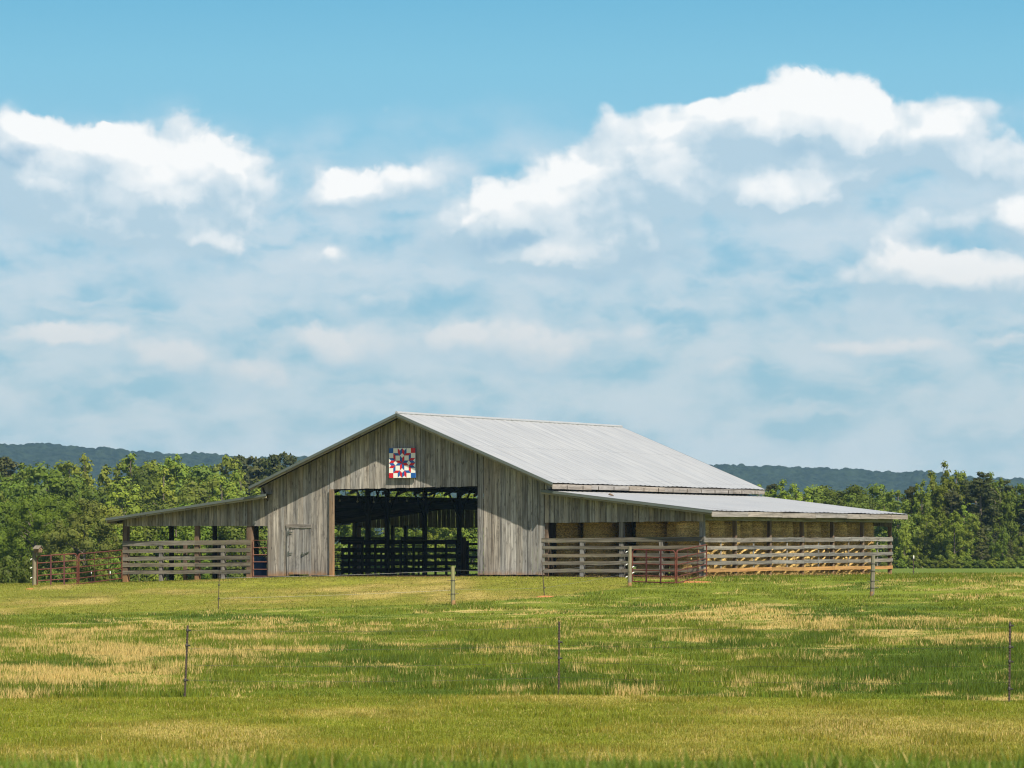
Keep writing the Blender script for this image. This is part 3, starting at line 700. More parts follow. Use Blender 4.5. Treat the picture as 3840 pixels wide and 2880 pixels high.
# rusty ladder-like gate, plank and barrel at the right end of the left lean-to
gA, gB = front(*c1(1908, 1130), .05), front(*c1(2018, 1130), .05); gt = front(*c1(1908, 857), .05)[2]; gb = gA[2]-.02
lg = thing('pen_gate', W(gA[0], .05, gb), 'rusty old tube gate closing the gap between brown post and barn wall', 'gate')
mb = MB(); mb.tube([W(gA[0], .05, gb), W(gA[0], .05, gt), W(gB[0], .05, gt), W(gB[0], .05, gb)], .025, 6); mb.build('frame', M['rust_old'], lg)
for y in (912, 966, 1020, 1076, 1128):
    z = front(*c1(1950, y), .05)[2]; mb = MB(); mb.tube([W(gA[0], .05, z), W(gB[0], .05, z)], .02, 6); mb.build('rung', M['rust_old'], lg)
bt, bn = front(*c1(1962, 1100), 1.6)[0], 1.6
bar_ = thing('barrel', W(bt, bn, gl(bt, bn)), 'blue plastic barrel standing behind the rusty pen gate', 'barrel')
mb = MB(); z0 = gl(bt, bn)+.03
mb.tube([W(bt, bn, z0+h) for h in (0, .02, .28, .3, .33, .57, .6, .63, .85, .88)], [.27, .29, .29, .305, .29, .29, .305, .29, .29, .27], 20); mb.build('body', M['blue'], bar_, smooth=True)
mb = MB(); mb.tube([W(bt, bn, z0+.88), W(bt, bn, z0+.90)], .25, 20); mb.tube([W(bt+.12, bn, z0+.9), W(bt+.12, bn, z0+.925)], .04, 8); mb.build('lid', M['blue'], bar_)
mb = MB(); a = front(*c1(1945, 870), .5); b = front(*c1(2012, 985), .5); mb.beam(W(a[0], .5, a[2]), W(b[0]+.25, .7, GZ+.1), U*.09, V*.03)
tag(mb.build('plank', M['rail_grey']), 'grey plank leaning diagonally behind the rusty pen gate', 'plank', 'planks stored in the barn')

# hitching rail in front of the left pen
ha = at(*c1(1397, 1138), 140, 175); hb = at(*c1(1655, 1130), 140, 175); hb = Vector((ray(c1(1655, 0)[0], 0).x*ha.y, ha.y-.4, 0)); hb.z = gz(hb.x, hb.y)
hr = thing('hitching_rail', ha, 'round mossy log fixed across two square brown posts before the left pen', 'hitching rail')
def zat(py, d): return (HY-py)/FPX*d
for p, top, x in ((ha, 890, 1), (hb, 868, 1)):
    mb = MB(); mb.beam(p-ZV*.15, Vector((p.x, p.y, zat(c1(0, top)[1], p.y))), U*.15, V*.13, seg=4, jit=.005); mb.build('post', M['post_brown'], hr)
la = depth(*c1(1335, 945), ha.y-.16); lb = depth(*c1(1716, 934), hb.y-.16)
mb = MB(); mb.tube([la+(lb-la)*k/6+ZV*random.uniform(-.008, .008) for k in range(7)], [.082, .078, .085, .08, .086, .084, .09], 12, wob=.03); mb.build('log', M['log'], hr, smooth=False)

# ------------------------------------------------------------------ barn quilt
q0 = front(1457.5, 1681, -.16); q1 = front(1556.5, 1791.5, -.16)
qb = thing('barn_quilt', W((q0[0]+q1[0])/2, -.16, q1[2]), 'square painted star quilt board in red, white and blue hanging above the barn doorway', 'barn quilt')
mb = MB(); mb.prism([W(q0[0], -.13, q1[2]), W(q1[0], -.13, q1[2]), W(q1[0], -.13, q0[2]), W(q0[0], -.13, q0[2])], V*.05, U); mb.build('board', M['q_blue'], qb)
mb = MB(); mb.beam(W(q0[0]+.2, -.05, q1[2]+.2), W(q0[0]+.2, -.05, q0[2]-.2), U*.05, V*.055); mb.beam(W(q1[0]-.2, -.05, q1[2]+.2), W(q1[0]-.2, -.05, q0[2]-.2), U*.05, V*.055); mb.build('batten', M['inner'], qb)
polys = []   # on a 12 x 12 grid, x right, y down
def poly(c, *p): polys.append((c, p))
poly('w', (0, 0), (12, 0), (12, 12), (0, 12))
poly('b', (0, 0), (2, 0), (2, 2), (0, 2)); poly('r', (10, 0), (12, 0), (12, 2), (10, 2)); poly('r', (0, 10), (2, 10), (2, 12), (0, 12)); poly('b', (10, 10), (12, 10), (12, 12), (10, 12))
def rot(p, k):
    for _ in range(k): p = [(12-y, x) for x, y in p]
    return p
# one arm (top): rhombi of the side star and of the centre star, turned by quarter turns
arm = [('r', [(4, 0), (5, 1), (5, 3), (4, 2)]), ('b', [(6, 0), (5, 1), (5, 3), (6, 2)]), ('r', [(6, 0), (7, 1), (7, 3), (6, 2)]), ('b', [(8, 0), (7, 1), (7, 3), (8, 2)]),
       ('b', [(2, 2), (4, 2), (5, 3), (3, 3)]), ('r', [(10, 2), (8, 2), (7, 3), (9, 3)]),
       ('b', [(5, 3), (6, 4), (6, 6), (5, 5)]), ('r', [(7, 3), (6, 4), (6, 6), (7, 5)])]
for k in range(4):
    for c, p in arm: poly(c, *rot(p, k))
qn = {'w': 0, 'b': 1, 'r': 2}
mb = MB(); qw, qh = q1[0]-q0[0], q0[2]-q1[2]
for c, p in polys:
    n = -.1335 if len(p) == 4 and p[1] == (12, 0) and p[0] == (0, 0) else -.137
    pts = [W(q0[0]+qw*x/12, n, q0[2]-qh*y/12) for x, y in p]
    nn = (pts[1]-pts[0]).cross(pts[2]-pts[0])
    mb.face(pts if nn.dot(-V) > 0 else pts[::-1], mi=qn[c])
mb.build('star_pattern', [M['q_white'], M['q_blue'], M['q_red']], qb)

# ------------------------------------------------------------------ hay bales
def bale_mesh(seed):
    r = np.random.default_rng(seed); R, H, NA, NZ = .668, 1.20, 48, 24
    v, f = [], []
    lump = r.uniform(-.02, .02, (7,))
    def rad(a, h):
        bulge = R*(1-.20*abs(2*h-1)**5)
        return bulge+.012*math.sin(h*38+lump[0]*200)+.02*math.sin(3*a+lump[1]*90)+float(r.uniform(-.016, .016))
    for i in range(NZ+1):
        h = i/NZ
        for k in range(NA):
            a = 2*math.pi*k/NA; q = rad(a, h); v.append((q*math.cos(a), q*math.sin(a), h*H))
    for i in range(NZ):
        for k in range(NA):
            j = (k+1) % NA; f.append((i*NA+k, i*NA+j, (i+1)*NA+j, (i+1)*NA+k))
    c0 = len(v); v.append((0, 0, .01)); c1_ = len(v); v.append((0, 0, H-.01))
    for k in range(NA):
        j = (k+1) % NA; f.append((c0, j, k)); f.append((c1_, NZ*NA+k, NZ*NA+j))
    # loose straws standing off the surface
    for s in range(1500):
        a = r.uniform(0, 2*math.pi); z = r.uniform(.02, H-.02); q = R*(1-.20*abs(2*z/H-1)**5)-.01
        p = np.array([q*math.cos(a), q*math.sin(a), z]); tng = np.array([-math.sin(a), math.cos(a), r.normal(0, .45)]); out = np.array([math.cos(a), math.sin(a), 0])
        L = r.uniform(.08, .34); d = tng*r.choice([-1, 1])*L+out*r.uniform(.0, .09)+np.array([0, 0, -r.uniform(0, .08)])
        wv = np.array([0, 0, 1.0])*r.uniform(.004, .011); b = len(v)
        v += [tuple(p-wv), tuple(p+wv), tuple(p+d)]; f.append((b, b+1, b+2))
    me = bpy.data.meshes.new('hay_bale'); me.from_pydata(v, [], f); me.materials.append(M['hay']); me.update(); return me
BALES = [bale_mesh(s) for s in range(5)]
nb_ = [0]
def bale(t, n, z, label):
    o = bpy.data.objects.new('hay_bale', BALES[nb_[0] % 5]); nb_[0] += 1; COL.objects.link(o)
    o.location = W(t-random.uniform(0, .14), n+random.uniform(-.025, .025), z); o.rotation_euler = (0, 0, random.uniform(0, 6.28)); o.scale = (random.uniform(.97, 1.02),)*2+(random.uniform(.98, 1.0),)
    tag(o, label, 'hay bale', 'round hay bales stored under the right lean-to')
ordn = ['first', 'second', 'third', 'fourth', 'fifth', 'sixth', 'seventh', 'eighth', 'ninth', 'tenth', 'eleventh', 'twelfth', 'thirteenth', 'fourteenth', 'fifteenth', 'sixteenth', 'seventeenth', 'eighteenth', 'nineteenth', 'twentieth', 'twenty-first', 'twenty-second', 'twenty-third', 'twenty-fourth', 'twenty-fifth', 'twenty-sixth', 'twenty-seventh', 'twenty-eighth', 'twenty-ninth', 'thirtieth', 'thirty-first', 'thirty-second', 'thirty-third', 'thirty-fourth', 'thirty-fifth', 'thirty-sixth']
fb = [front(*c3(x, 1300), 1.55)[0] for x in (505, 790, 1225, 1492)]
fn = ['beside the barn wall', 'left of the grey middle post', 'right of the dark gap', 'beside the corner post']
for i, t in enumerate(fb):
    z = gl(t, 1.55)+.02
    bale(t, 1.55, z, 'lower round hay bale behind the front rails, '+fn[i]); bale(t, 1.55, z+1.21, 'upper round hay bale under the front boards, '+fn[i])
    if i in (0, 1, 3):
        bale(t, 3.05, z, 'shaded lower hay bale in the second row, '+fn[i]); bale(t, 3.05, z+1.21, 'shaded upper hay bale in the second row, '+fn[i])
tb = tS-.87; n = .95; k = 0
while n < NL-1.0 and k < 13:
    z = gl(tb, n)+.02
    bale(tb, n, z, f'sunlit lower hay bale on the open right side, {ordn[k]} from the front corner')
    if n < side(*c4_(1010, 900), tb)[1]-.5: bale(tb, n, z+1.21, f'upper hay bale on the open right side, {ordn[k]} from the front corner')
    n += 1.445+random.uniform(-.02, .03); k += 1
# loose hay along the foot of the right side
hp = []; hf = []
r = np.random.default_rng(5)
for s in range(5200):
    if s < 4200: t = tS+r.normal(-.08, .16); n = r.uniform(.1, NL-.4)
    else: t = r.uniform(tR+1, tS); n = r.normal(.3, .2)
    if n < 0: n = -n*.3
    p = np.array(W(t, n, gl(t, n)+.02+abs(r.normal(0, .05)))); a = r.uniform(0, 6.28); L = r.uniform(.08, .25)
    d = np.array([math.cos(a)*L, math.sin(a)*L, r.uniform(-.05, .10)]); w = np.cross(d, [0, 0, 1]); w = w/np.linalg.norm(w)*r.uniform(.004, .010)
    hp += [p-w, p+w, p+d]; hf.append((len(hp)-3, len(hp)-2, len(hp)-1))
o = np_mesh('loose_hay', np.array(hp), np.array(hf), M['hay']); tag(o, 'loose straw scattered along the foot of the hay bales', 'hay', kind='stuff')

# ------------------------------------------------------------------ tube gates
def tube_gate(A, B, h, label, sweep=0.0):
    """A, B: bottom corners in world space; six tubes, two flat uprights, rounded corners"""
    g = thing('tube_gate', A, label, 'gate', 'red tube gates beside the barn')
    d = (B-A); L = d.length; d = d/L; nrm = Vector((-d.y, d.x, 0)).normalized(); R = .13
    def P(s, z): return A+d*s+ZV*z
    pts = [P(0, 0), P(0, h-R)]
    for k in range(1, 5): a = math.pi/2*k/4; pts.append(P(R-R*math.cos(a), h-R+R*math.sin(a)))
    for k in range(0, 5): a = math.pi/2*k/4; pts.append(P(L-R+R*math.sin(a), h-R+R*math.cos(a)))
    pts.append(P(L, 0))
    mb = MB(); mb.tube(pts, .026, 8); mb.tube([P(0, 0), P(L, 0)], .024, 8); mb.build('frame', M['rust'], g)
    for f in (.19, .365, .56, .77):
        mb = MB(); mb.tube([P(0, f*h), P(L, f*h)], .021, 8); mb.build('rail', M['rust'], g)
    for f in (.335, .67):
        mb = MB(); mb.beam(P(L*f, .0)-nrm*.03, P(L*f, h-.01)-nrm*.03, d*.065, nrm*.012); mb.build('upright', M['bar'], g)
    for z in (.2, h-.25):
        mb = MB(); mb.tube([P(-.09, z), P(.0, z)], .014, 6); mb.build('hinge', M['iron'], g)
    return g
def gpt(cv, x, y, d, zg=None): return depth(*cv(x, y), d)
def gate_px(cv, a, b, da, db, h, label):
    A = depth(*cv(*a), da); B = depth(*cv(*b), db); return tube_gate(A, B, h, label)
bl = W(tO, 0, 0)
gate_px(c1, (281, 1207), (581, 1186), 155.5, 156.2, 1.255, 'rusty red tube gate hung on the birdhouse post at far left')
gate_px(c1, (594, 1186), (919, 1144), 156.2, bl.y-.3, 1.235, 'rusty red tube gate slanting up to the left lean-to corner')
br = W(tS, 0, 0)
gate_px(c3, (1044, 1506), (1398, 1518), 146.0, 145.0, 1.235, 'red tube gate hung on the round post before the right lean-to')
gate_px(c3, (1411, 1518), (1658, 1456), 145.0, br.y-.4, 1.24, 'red tube gate swung towards the hay corner of the right lean-to')

# ------------------------------------------------------------------ fence posts, stakes, wires, birdhouse
def round_post(pb, pt, wpx, label, mat='post_grey', ins=(), top=None, lo=100, hi=175, group='round wooden fence posts', twist=False, d=None):
    p = at(*pb, lo, hi) if d is None else depth(*pb, d); h = zat(pt[1], p.y)-p.z; r = wpx*p.y/FPX/2
    T = Vector(((pt[0]-CX)/FPX*p.y, p.y, p.z+h))
    o = thing('fence_post', p, label, 'fence post', group)
    mb = MB(); base_ = Vector((p.x, p.y, p.z-.2)); K = 7
    mb.tube([base_+(T-base_)*k/K+Vector((random.uniform(-.006, .006),)*3) for k in range(K+1)], [r*(1.06-.10*k/K) for k in range(K+1)], 12, wob=.03); s_ = mb.build('shaft', M[mat], o)
    mb = MB(); mb.tube([base_, Vector((p.x, p.y, p.z+.16))], r*1.09, 12, caps=False, wob=.04); mb.build('clay_stain', M['post_clay'], s_)
    for sx, f in ins:
        c = base_+(T-base_)*f+Vector((sx*(r+.05), -.03, 0)); q = MB()
        q.tube([c+Vector((-.03, 0, -.03)), c+Vector((-.01, 0, 0)), c+Vector((.02, 0, .02)), c+Vector((.05, 0, .03))], [.010, .021, .018, .009], 7); q.build('insulator', M['white'], o)
    return p, T, r
bp, bT, brr = round_post(c1(259, 1219), c1(259, 938), 15, 'grey round fence post carrying a small birdhouse at far left', ins=((-1, .36), (-1, .60), (-1, .80)), d=155.5)
rp, rT, rr = round_post(c3(1020, 1550), c3(1021, 1216), 14.5, 'round grey wooden post between the right rails and red tube gate', ins=((-1, .88), (-1, .60), (1, .55), (-1, .33), (1, .42), (0, .2)))
mp, mT, mr = round_post((1699, 2268), (1698, 2123), 16.5, 'mossy round wooden post standing alone before the barn doorway', mat='log')
kp, kT, kr = round_post(c4_(1000, 1352), c4_(1009, 1028), 16, 'leaning pale wooden post in the pasture before the hay side')
# wire wraps on the two field posts
for p, T, r, fs, nm in ((mp, mT, mr, (.28, .63), 'mid'), (kp, kT, kr, (.2, .37, .62, .8), 'right')):
    par = [o for o in COL.objects if o.name.startswith('fence_post') and (o.location-p).length < .01][0]
    for f in fs:
        c = p+(T-p)*f; mb = MB(); mb.tube([c-ZV*.012, c+ZV*.012], r*1.13, 12); mb.tube([c+Vector((-r-.12, -.05, -.01)), c+Vector((0, -r-.01, 0)), c+Vector((r+.14, -.05, .02))], .008, 5); mb.build('wire_tie', M['iron'], par)
# birdhouse
hb_ = depth(*c1(288, 948), 155.3)
bh = thing('birdhouse', hb_, 'small weathered wooden birdhouse with pitched roof on the leftmost post', 'birdhouse')
ax = Vector((.75, -.66, 0)); ay = Vector((.66, .75, 0))      # the gable end faces right and towards the camera
def B_(x, y, z): return hb_+ax*x+ay*y+ZV*z
mb = MB(); w, L_, h = .10, .14, .17
pent = [(-w, .0), (w, .0), (w, h), (0, h+.09), (-w, h)]
fr = [B_(L_, x, z) for x, z in pent]; bk = [B_(-L_, x, z) for x, z in pent]
mb.face(fr); mb.face(bk[::-1])
for i in range(5): j = (i+1) % 5; mb.face([fr[j], fr[i], bk[i], bk[j]])
mb.build('box', M['post_clay'], bh)
for s in (-1, 1):
    mb = MB(); mb.prism([B_(-L_-.04, 0, h+.115), B_(L_+.05, 0, h+.115), B_(L_+.05, s*(w+.05), h-.015), B_(-L_-.04, s*(w+.05), h-.015)], ZV*-.02, ax); mb.build('roof_board', M['rail'], bh)
mb = MB(); mb.tube([B_(L_-.005, 0, .13), B_(L_+.006, 0, .13)], .024, 10); mb.build('dark_hole_disc', M['iron'], bh)  # solid dark disc, its colour stands in for the shade inside a hole
mb = MB(); mb.beam(B_(-.02, -.02, -.13), B_(-.02, -.02, .01), ax*.05, ay*.1); mb.build('bracket', M['rail'], bh)

def stake(pb, pt, label, lo, hi, r=.016, mat='tpost', knobs=(), cap=False, group='thin metal fence stakes', tee=True):
    p = at(*pb, lo, hi); T = Vector(((pt[0]-CX)/FPX*p.y, p.y, zat(pt[1], p.y)))
    o = thing('fence_stake', p, label, 'fence stake', group)
    mb = MB(); b = p-ZV*.25
    if tee:
        mb.beam(b, T, Vector((.036, 0, 0)), Vector((0, .009, 0))); mb.beam(b+Vector((0, .025, 0)), T+Vector((0, .025, 0)), Vector((.009, 0, 0)), Vector((0, .041, 0)))
        for k in range(24):
            c = p+(T-p)*(.05+.92*k/23); mb.beam(c-ZV*.008-Vector((0, .010, 0)), c+ZV*.008-Vector((0, .010, 0)), Vector((.02, 0, 0)), Vector((0, .011, 0)))
    else: mb.tube([b, (b+T)/2, T], r, 7)
    mb.build('shaft', M[mat], o)
    for f in knobs:
        c = p+(T-p)*f; q = MB(); q.tube([c-ZV*.035, c-ZV*.01, c+ZV*.02, c+ZV*.035], [.014, .028, .024, .012], 7); q.tube([c, c+Vector((.06, -.02, .0))], .016, 6); q.build('insulator', M['iron'], o)
    if cap: q = MB(); q.tube([T-ZV*.12, T-ZV*.06, T+ZV*.02], [.02, .025, .018], 7); q.build('insulator', M['white'], o)
    return p, T
t1 = stake((691, 2616), (704, 2345), 'tall leaning metal stake at the grass edge below the left pen', 50, 90, knobs=(.24, .72, .93))
t2 = stake((2095, 2606), (2097, 2331), 'tall upright metal stake at the grass edge below the right lean-to', 50, 90, knobs=(.5, .72))
t3 = stake((3784, 2632), (3788, 2331), 'tall metal stake at the right edge of the photo', 50, 90, knobs=(.16, .5, .68, .95))
s1 = stake(c1(1645, 1377), c1(1654, 1083), 'thin dark stake in the mown yard before the left pen', 110, 150, .014, knobs=(.28, .62, .82), tee=False)
s2 = stake(c3(318, 1634), c3(290, 1332), 'short leaning dark stake by the right corner of the barn wall', 110, 155, .016, knobs=(.25, .72), tee=False)
s3 = stake(c4_(1327, 1188), c4_(1332, 1030), 'thin stake with a white cap in the field right of the barn', 150, 300, .02, knobs=(.2, .4), cap=True, tee=False)
s4 = stake((60+1420*.1989, 2000+880*.1989), (60+1420*.1989, 2000+715*.1989), 'small white-capped stake behind the slanting left gate, nearer its middle', 158, 200, .012, cap=True, tee=False) if True else None
s5 = stake((60+1775*.1989, 2000+880*.1989), (60+1775*.1989, 2000+720*.1989), 'small white-capped stake behind the slanting left gate, nearer the pen', 158, 200, .012, cap=True, tee=False)
# red clay mound at the short stake
def mound(p, r, h, label):
    mb = MB(); N = 14; rings = []
    for q, zz in ((1.0, -.03), (.75, h*.5), (.4, h*.9), (.1, h)):
        rings.append([Vector((p.x+math.cos(6.283*k/N)*r*q*random.uniform(.85, 1.15), p.y+math.sin(6.283*k/N)*r*.7*q, p.z+zz)) for k in range(N)])
    for a, b in zip(rings[:-1], rings[1:]):
        for k in range(N): j = (k+1) % N; mb.face([a[k], a[j], b[j], b[k]])
    mb.face(rings[-1]); tag(mb.build('clay_mound', M['clay'], None, weld=True, smooth=True), label, 'dirt mound', 'small mounds of red clay')
mound(s2[0], .38, .05, 'red clay mound at the foot of the short leaning stake')
mound(at(*c1(228, 1226), 140, 165), .2, .04, 'red clay mound at the foot of the birdhouse post')
mound(at(*c3(1560, 1512), 140, 160), .8, .05, 'bare red clay patch under the swung red gate at the hay corner')
def wires(name, A, B, sag, label, r=.006, fs=(.9,), fs2=None):
    for i, f in enumerate(fs):
        a = A[0]+(A[1]-A[0])*f; b = B[0]+(B[1]-B[0])*(fs2[i] if fs2 else f)
        mb = MB(); mb.tube([a+(b-a)*k/12-ZV*sag*4*(k/12)*(1-k/12) for k in range(13)], r, 5, caps=False)
        tag(mb.build('fence_wire', M['wire' if r > .003 else 'iron']), label[i], 'wire', 'wires of the pasture fences')
wires('w', s1, (mp, mT), .03, ['upper pale wire running left from the mossy post across the doorway', 'lower pale wire running left from the mossy post across the doorway'], .0032, (.80, .28), (.88, .38))
wires('w', (mp, mT), s2, .02, ['upper pale wire from the mossy post to the short leaning stake', 'lower pale wire from the mossy post to the short leaning stake'], .0031, (.90, .40), (.72, .25))
wires('w', s2, (rp, rT), .02, ['upper wire from the short leaning stake up to the gate post', 'lower wire from the short leaning stake up to the gate post'], .0031, (.72, .25), (.62, .34))
ta = (t1[0]+(t1[0]-t2[0])*.35, t1[1]+(t1[1]-t2[1])*.35)
for A, B, nm in ((t1, t2, 'between the leaning stake and the middle stake'), (t2, t3, 'between the middle stake and the right edge stake')):
    wires('w', A, B, .05, [f'{q} thin dark wire {nm}' for q in ('top', 'second', 'third', 'bottom')], .002, (.93, .68, .45, .24))

# small brown lump on the right lean-to roof
tq = front(2020+1072*.2532, 1800+228*.2532, 1.2); zq = line(rhi, rlo, tq[0])
# find n where the roof is seen at that picture position
best = min((abs(front(2020+1072*.2532, 1800+228*.2532, n)[2]-line(rhi, rlo, front(2020+1072*.2532, 1800+228*.2532, n)[0])-.06), n) for n in np.arange(0, 18, .1))[1]
tq = front(2020+1072*.2532, 1800+228*.2532, best); c = W(tq[0], best, line(rhi, rlo, tq[0])+.05)
mb = MB(); mb.tube([c+Vector((-.11, 0, .05)), c+Vector((-.05, 0, .06)), c+Vector((.03, 0, .03)), c+Vector((.12, 0, -.01))], [.015, .045, .04, .012], 8); tag(mb.build('leaf_clump', M['post_brown'], None, smooth=True), 'small brown lump lying on the right lean-to roof', 'leaf clump')

# ------------------------------------------------------------------ trees
def leaf_cloud(r, centres, radii, per, size, flat=1.0, up=.35, squash=.8):
    """leaf quads over the shells of many clumps; returns verts, faces, shade-free colour factor"""
    cs, fs, cols = [], [], []
    for c, R in zip(centres, radii):
        n = max(8, int(per*(R**1.6)))
        d = r.normal(size=(n, 3)); d[:, 2] = d[:, 2]*flat; d /= np.linalg.norm(d, axis=1)[:, None]
        rad = R*(.70+.36*r.random(n)**.6)
        p = c+d*rad[:, None]*np.array([1, 1, squash])
        nm = d*1.0+r.normal(size=(n, 3))*.36+np.array([0, 0, up]); nm /= np.linalg.norm(nm, axis=1)[:, None]
        a = np.cross(nm, r.normal(size=(n, 3))); a /= np.linalg.norm(a, axis=1)[:, None]; b = np.cross(nm, a)
        s = size*(.6+.8*r.random(n))[:, None]
        q = np.stack([p-a*s*.62, p-b*s*.4, p+a*s*.62, p+b*s*.4], 1)
        q[:, 2] += nm*s*.15
        cs.append(q.reshape(-1, 3))
        cf = (.86+.28*r.random())*(.85+.3*r.random(n)); hue = r.normal(0, .06, n)
        col = np.stack([cf*(1+hue), cf, cf*(1-.5*hue)], 1); cols.append(np.repeat(col, 4, 0))
    for c, Rr in zip(centres, radii):
        q0 = 0.66*Rr; ring = [(math.cos(k*math.pi/3), math.sin(k*math.pi/3)) for k in range(6)]
        jit = r.uniform(.75, 1.2, 14)
        for k in range(6):
            k2 = (k+1) % 6; e = lambda kk, zz, w_, j: [c[0]+ring[kk][0]*q0*w_*jit[j], c[1]+ring[kk][1]*q0*w_*jit[j], c[2]+zz*q0*squash]
            up_, dn_ = [c[0], c[1], c[2]+q0*squash], [c[0], c[1], c[2]-q0*squash]
            A, B, A2, B2 = e(k, .45, .85, k), e(k2, .45, .85, k2), e(k, -.45, .85, 6+k), e(k2, -.45, .85, 6+k2)
            for qd in ([up_, up_, A, B], [A, A2, B2, B], [A2, dn_, dn_, B2]): cs.append(np.array(qd)); cols.append(np.full((4, 3), .95))
    v = np.concatenate(cs); col = np.concatenate(cols)
    return v, np.arange(len(v)).reshape(-1, 4), col
def limbs(r, H, trunk_r, centres, hfork, lean=0.0, straight=False):
    mb = MB(); random.seed(int(r.integers(1e6)))
    top = .9*H if straight else .72*H
    pts = [Vector((lean*k/6*H*.05+random.uniform(-.05, .05), random.uniform(-.05, .05), -.4+(top+.4)*k/6)) for k in range(7)]
    mb.tube(pts, [trunk_r*(1.15-.95*k/6) for k in range(7)], 8)
    for c in centres:
        zb = max(hfork, min(top*.95, c[2]-.45*math.hypot(c[0], c[1])-.3)); k = (zb+.4)/(top+.4)*6; i = int(min(5, k)); b = pts[i]+(pts[i+1]-pts[i])*(k-i)
        e = Vector(c); mid = (b+e)/2+Vector((random.uniform(-.2, .2), random.uniform(-.2, .2), .15)); rr_ = trunk_r*.32
        mb.tube([b, mid, e], [rr_, rr_*.6, rr_*.2], 5, caps=False)
    return mb
PROTO = {}
def proto(kind, seed):
    """unit design is 10 m tall; returns (crown mesh, trunk mesh)"""
    key = (kind, seed)
    if key in PROTO: return PROTO[key]
    r = np.random.default_rng(hash(kind) % 1000 if False else {'round': 1, 'poplar': 2, 'pine': 3, 'feather': 4, 'bush': 5, 'tall': 6}[kind]*100+seed)
    C, R = [], []
    if kind == 'round':
        for _ in range(46):
            d = r.normal(size=3); d /= np.linalg.norm(d); q = r.uniform(.4, 1)**.5
            z = 5.6+d[2]*3.8*q; w = 2.9*(1-.3*max(0, (z-6)/4)); C.append((d[0]*w*q, d[1]*w*q, z)); R.append(r.uniform(.55, 1.15))
        for a in np.linspace(0, 6.28, 7)[:6]: C.append((math.cos(a)*1.5, math.sin(a)*1.5, r.uniform(.8, 2))); R.append(.8)
        v, f, col = leaf_cloud(r, np.array(C), R, 210, .20); tr = limbs(r, 10, .2, C[::5], 2.0)
    elif kind == 'poplar':
        tops = [(0, 0, 10)]+[(r.uniform(-1.5, 1.5), r.uniform(-1.5, 1.5), r.uniform(7.6, 9.4)) for _ in range(5)]
        for x, y, zt in tops:
            for k in range(13):
                f_ = k/12; z = 2.0+(zt-2.2)*(1-f_)+r.uniform(-.3, .3); w = .42+1.0*f_**.7
                C.append((x*(1.1-.2*f_)+r.normal(0, .35)*w, y+r.normal(0, .35)*w, z)); R.append(.36+.36*f_*r.uniform(.7, 1.2))
        for _ in range(12): a = r.uniform(0, 6.28); q = r.uniform(.6, 2.0); C.append((math.cos(a)*q, math.sin(a)*q, r.uniform(.7, 4))); R.append(r.uniform(.5, .8))
        v, f, col = leaf_cloud(r, np.array(C), R, 200, .19, up=.3, squash=1.15); tr = limbs(r, 10, .16, C[::5], 1.6, straight=True)
    elif kind == 'tall':
        for _ in range(70):
            z = r.uniform(1.2, 9.6); w = 2.1*math.sin(min(1, (z+.3)/4.2)*1.4)*(1-max(0, (z-5.5)/5.2))**.75+.25; a = r.uniform(0, 6.28); q = r.uniform(.35, 1.0)
            C.append((math.cos(a)*w*q, math.sin(a)*w*q, z)); R.append(r.uniform(.38, .75)*(1-.35*max(0, (z-6)/4)))
        C.append((0, 0, 9.7)); R.append(.3)
        v, f, col = leaf_cloud(r, np.array(C), R, 220, .19, squash=1.0); tr = limbs(r, 10, .17, C[::5], 1.4, straight=True)
    elif kind == 'pine':
        for _ in range(78):
            z = r.uniform(2.2, 9.7); w = 2.3*(1-((z-2)/8.2))**.65*(.6+.4*r.random())+.2; a = r.uniform(0, 6.28); q = r.uniform(.4, 1.0)
            C.append((math.cos(a)*w*q, math.sin(a)*w*q, z)); R.append(r.uniform(.35, .7)*(1-.3*(z-2)/8))
        C.append((0, 0, 9.8)); R.append(.28)
        v, f, col = leaf_cloud(r, np.array(C), R, 170, .2, up=.5, squash=.55); tr = limbs(r, 10, .19, C[::4], 1.8, straight=True)
    elif kind == 'feather':
        for _ in range(90):
            d = r.normal(size=3); d /= np.linalg.norm(d); q = r.uniform(.35, 1)**.6; z = 5.2+d[2]*4.4*q
            w = 3.6*(1-.35*max(0, (z-6)/4)); C.append((d[0]*w*q, d[1]*w*q, z)); R.append(r.uniform(.45, .85))
        v, f, col = leaf_cloud(r, np.array(C), R, 260, .135, up=.2, squash=.95); tr = limbs(r, 10, .2, C[::5], 1.2)
    else:
        for _ in range(34):
            d = r.normal(size=3); d /= np.linalg.norm(d); q = r.uniform(.4, 1)**.6; C.append((d[0]*4.4*q, d[1]*4.4*q, max(.8, 4.2+d[2]*4.6*q))); R.append(r.uniform(1.0, 1.7))
        v, f, col = leaf_cloud(r, np.array(C), R, 46, .55); tr = limbs(r, 8, .15, C[::6], .3)
    oc = np_mesh('crown', v, f, M['leaf'], {'col': col}); ot = tr.build('trunk', M['bark'])
    PROTO[key] = (oc.data, ot.data); bpy.data.objects.remove(oc); bpy.data.objects.remove(ot)
    return PROTO[key]
KINDNAME = {'round': 'broadleaf_tree', 'poplar': 'poplar_tree', 'tall': 'broadleaf_tree', 'pine': 'pine_tree', 'feather': 'broadleaf_tree', 'bush': 'bush'}
KINDCAT = {'pine': 'pine tree', 'bush': 'bush'}
LOOK = {'round': 'rounded leafy green tree', 'poplar': 'light green pointed poplar', 'tall': 'slim leafy green tree', 'pine': 'dark needled pine tree', 'feather': 'soft feathery willowy tree', 'bush': 'low leafy bush'}
TINT = {'round': (.112, .154, .022), 'poplar': (.172, .220, .028), 'tall': (.146, .192, .025), 'pine': (.066, .076, .023), 'feather': (.096, .138, .016), 'bush': (.12, .162, .022)}
TREES = []
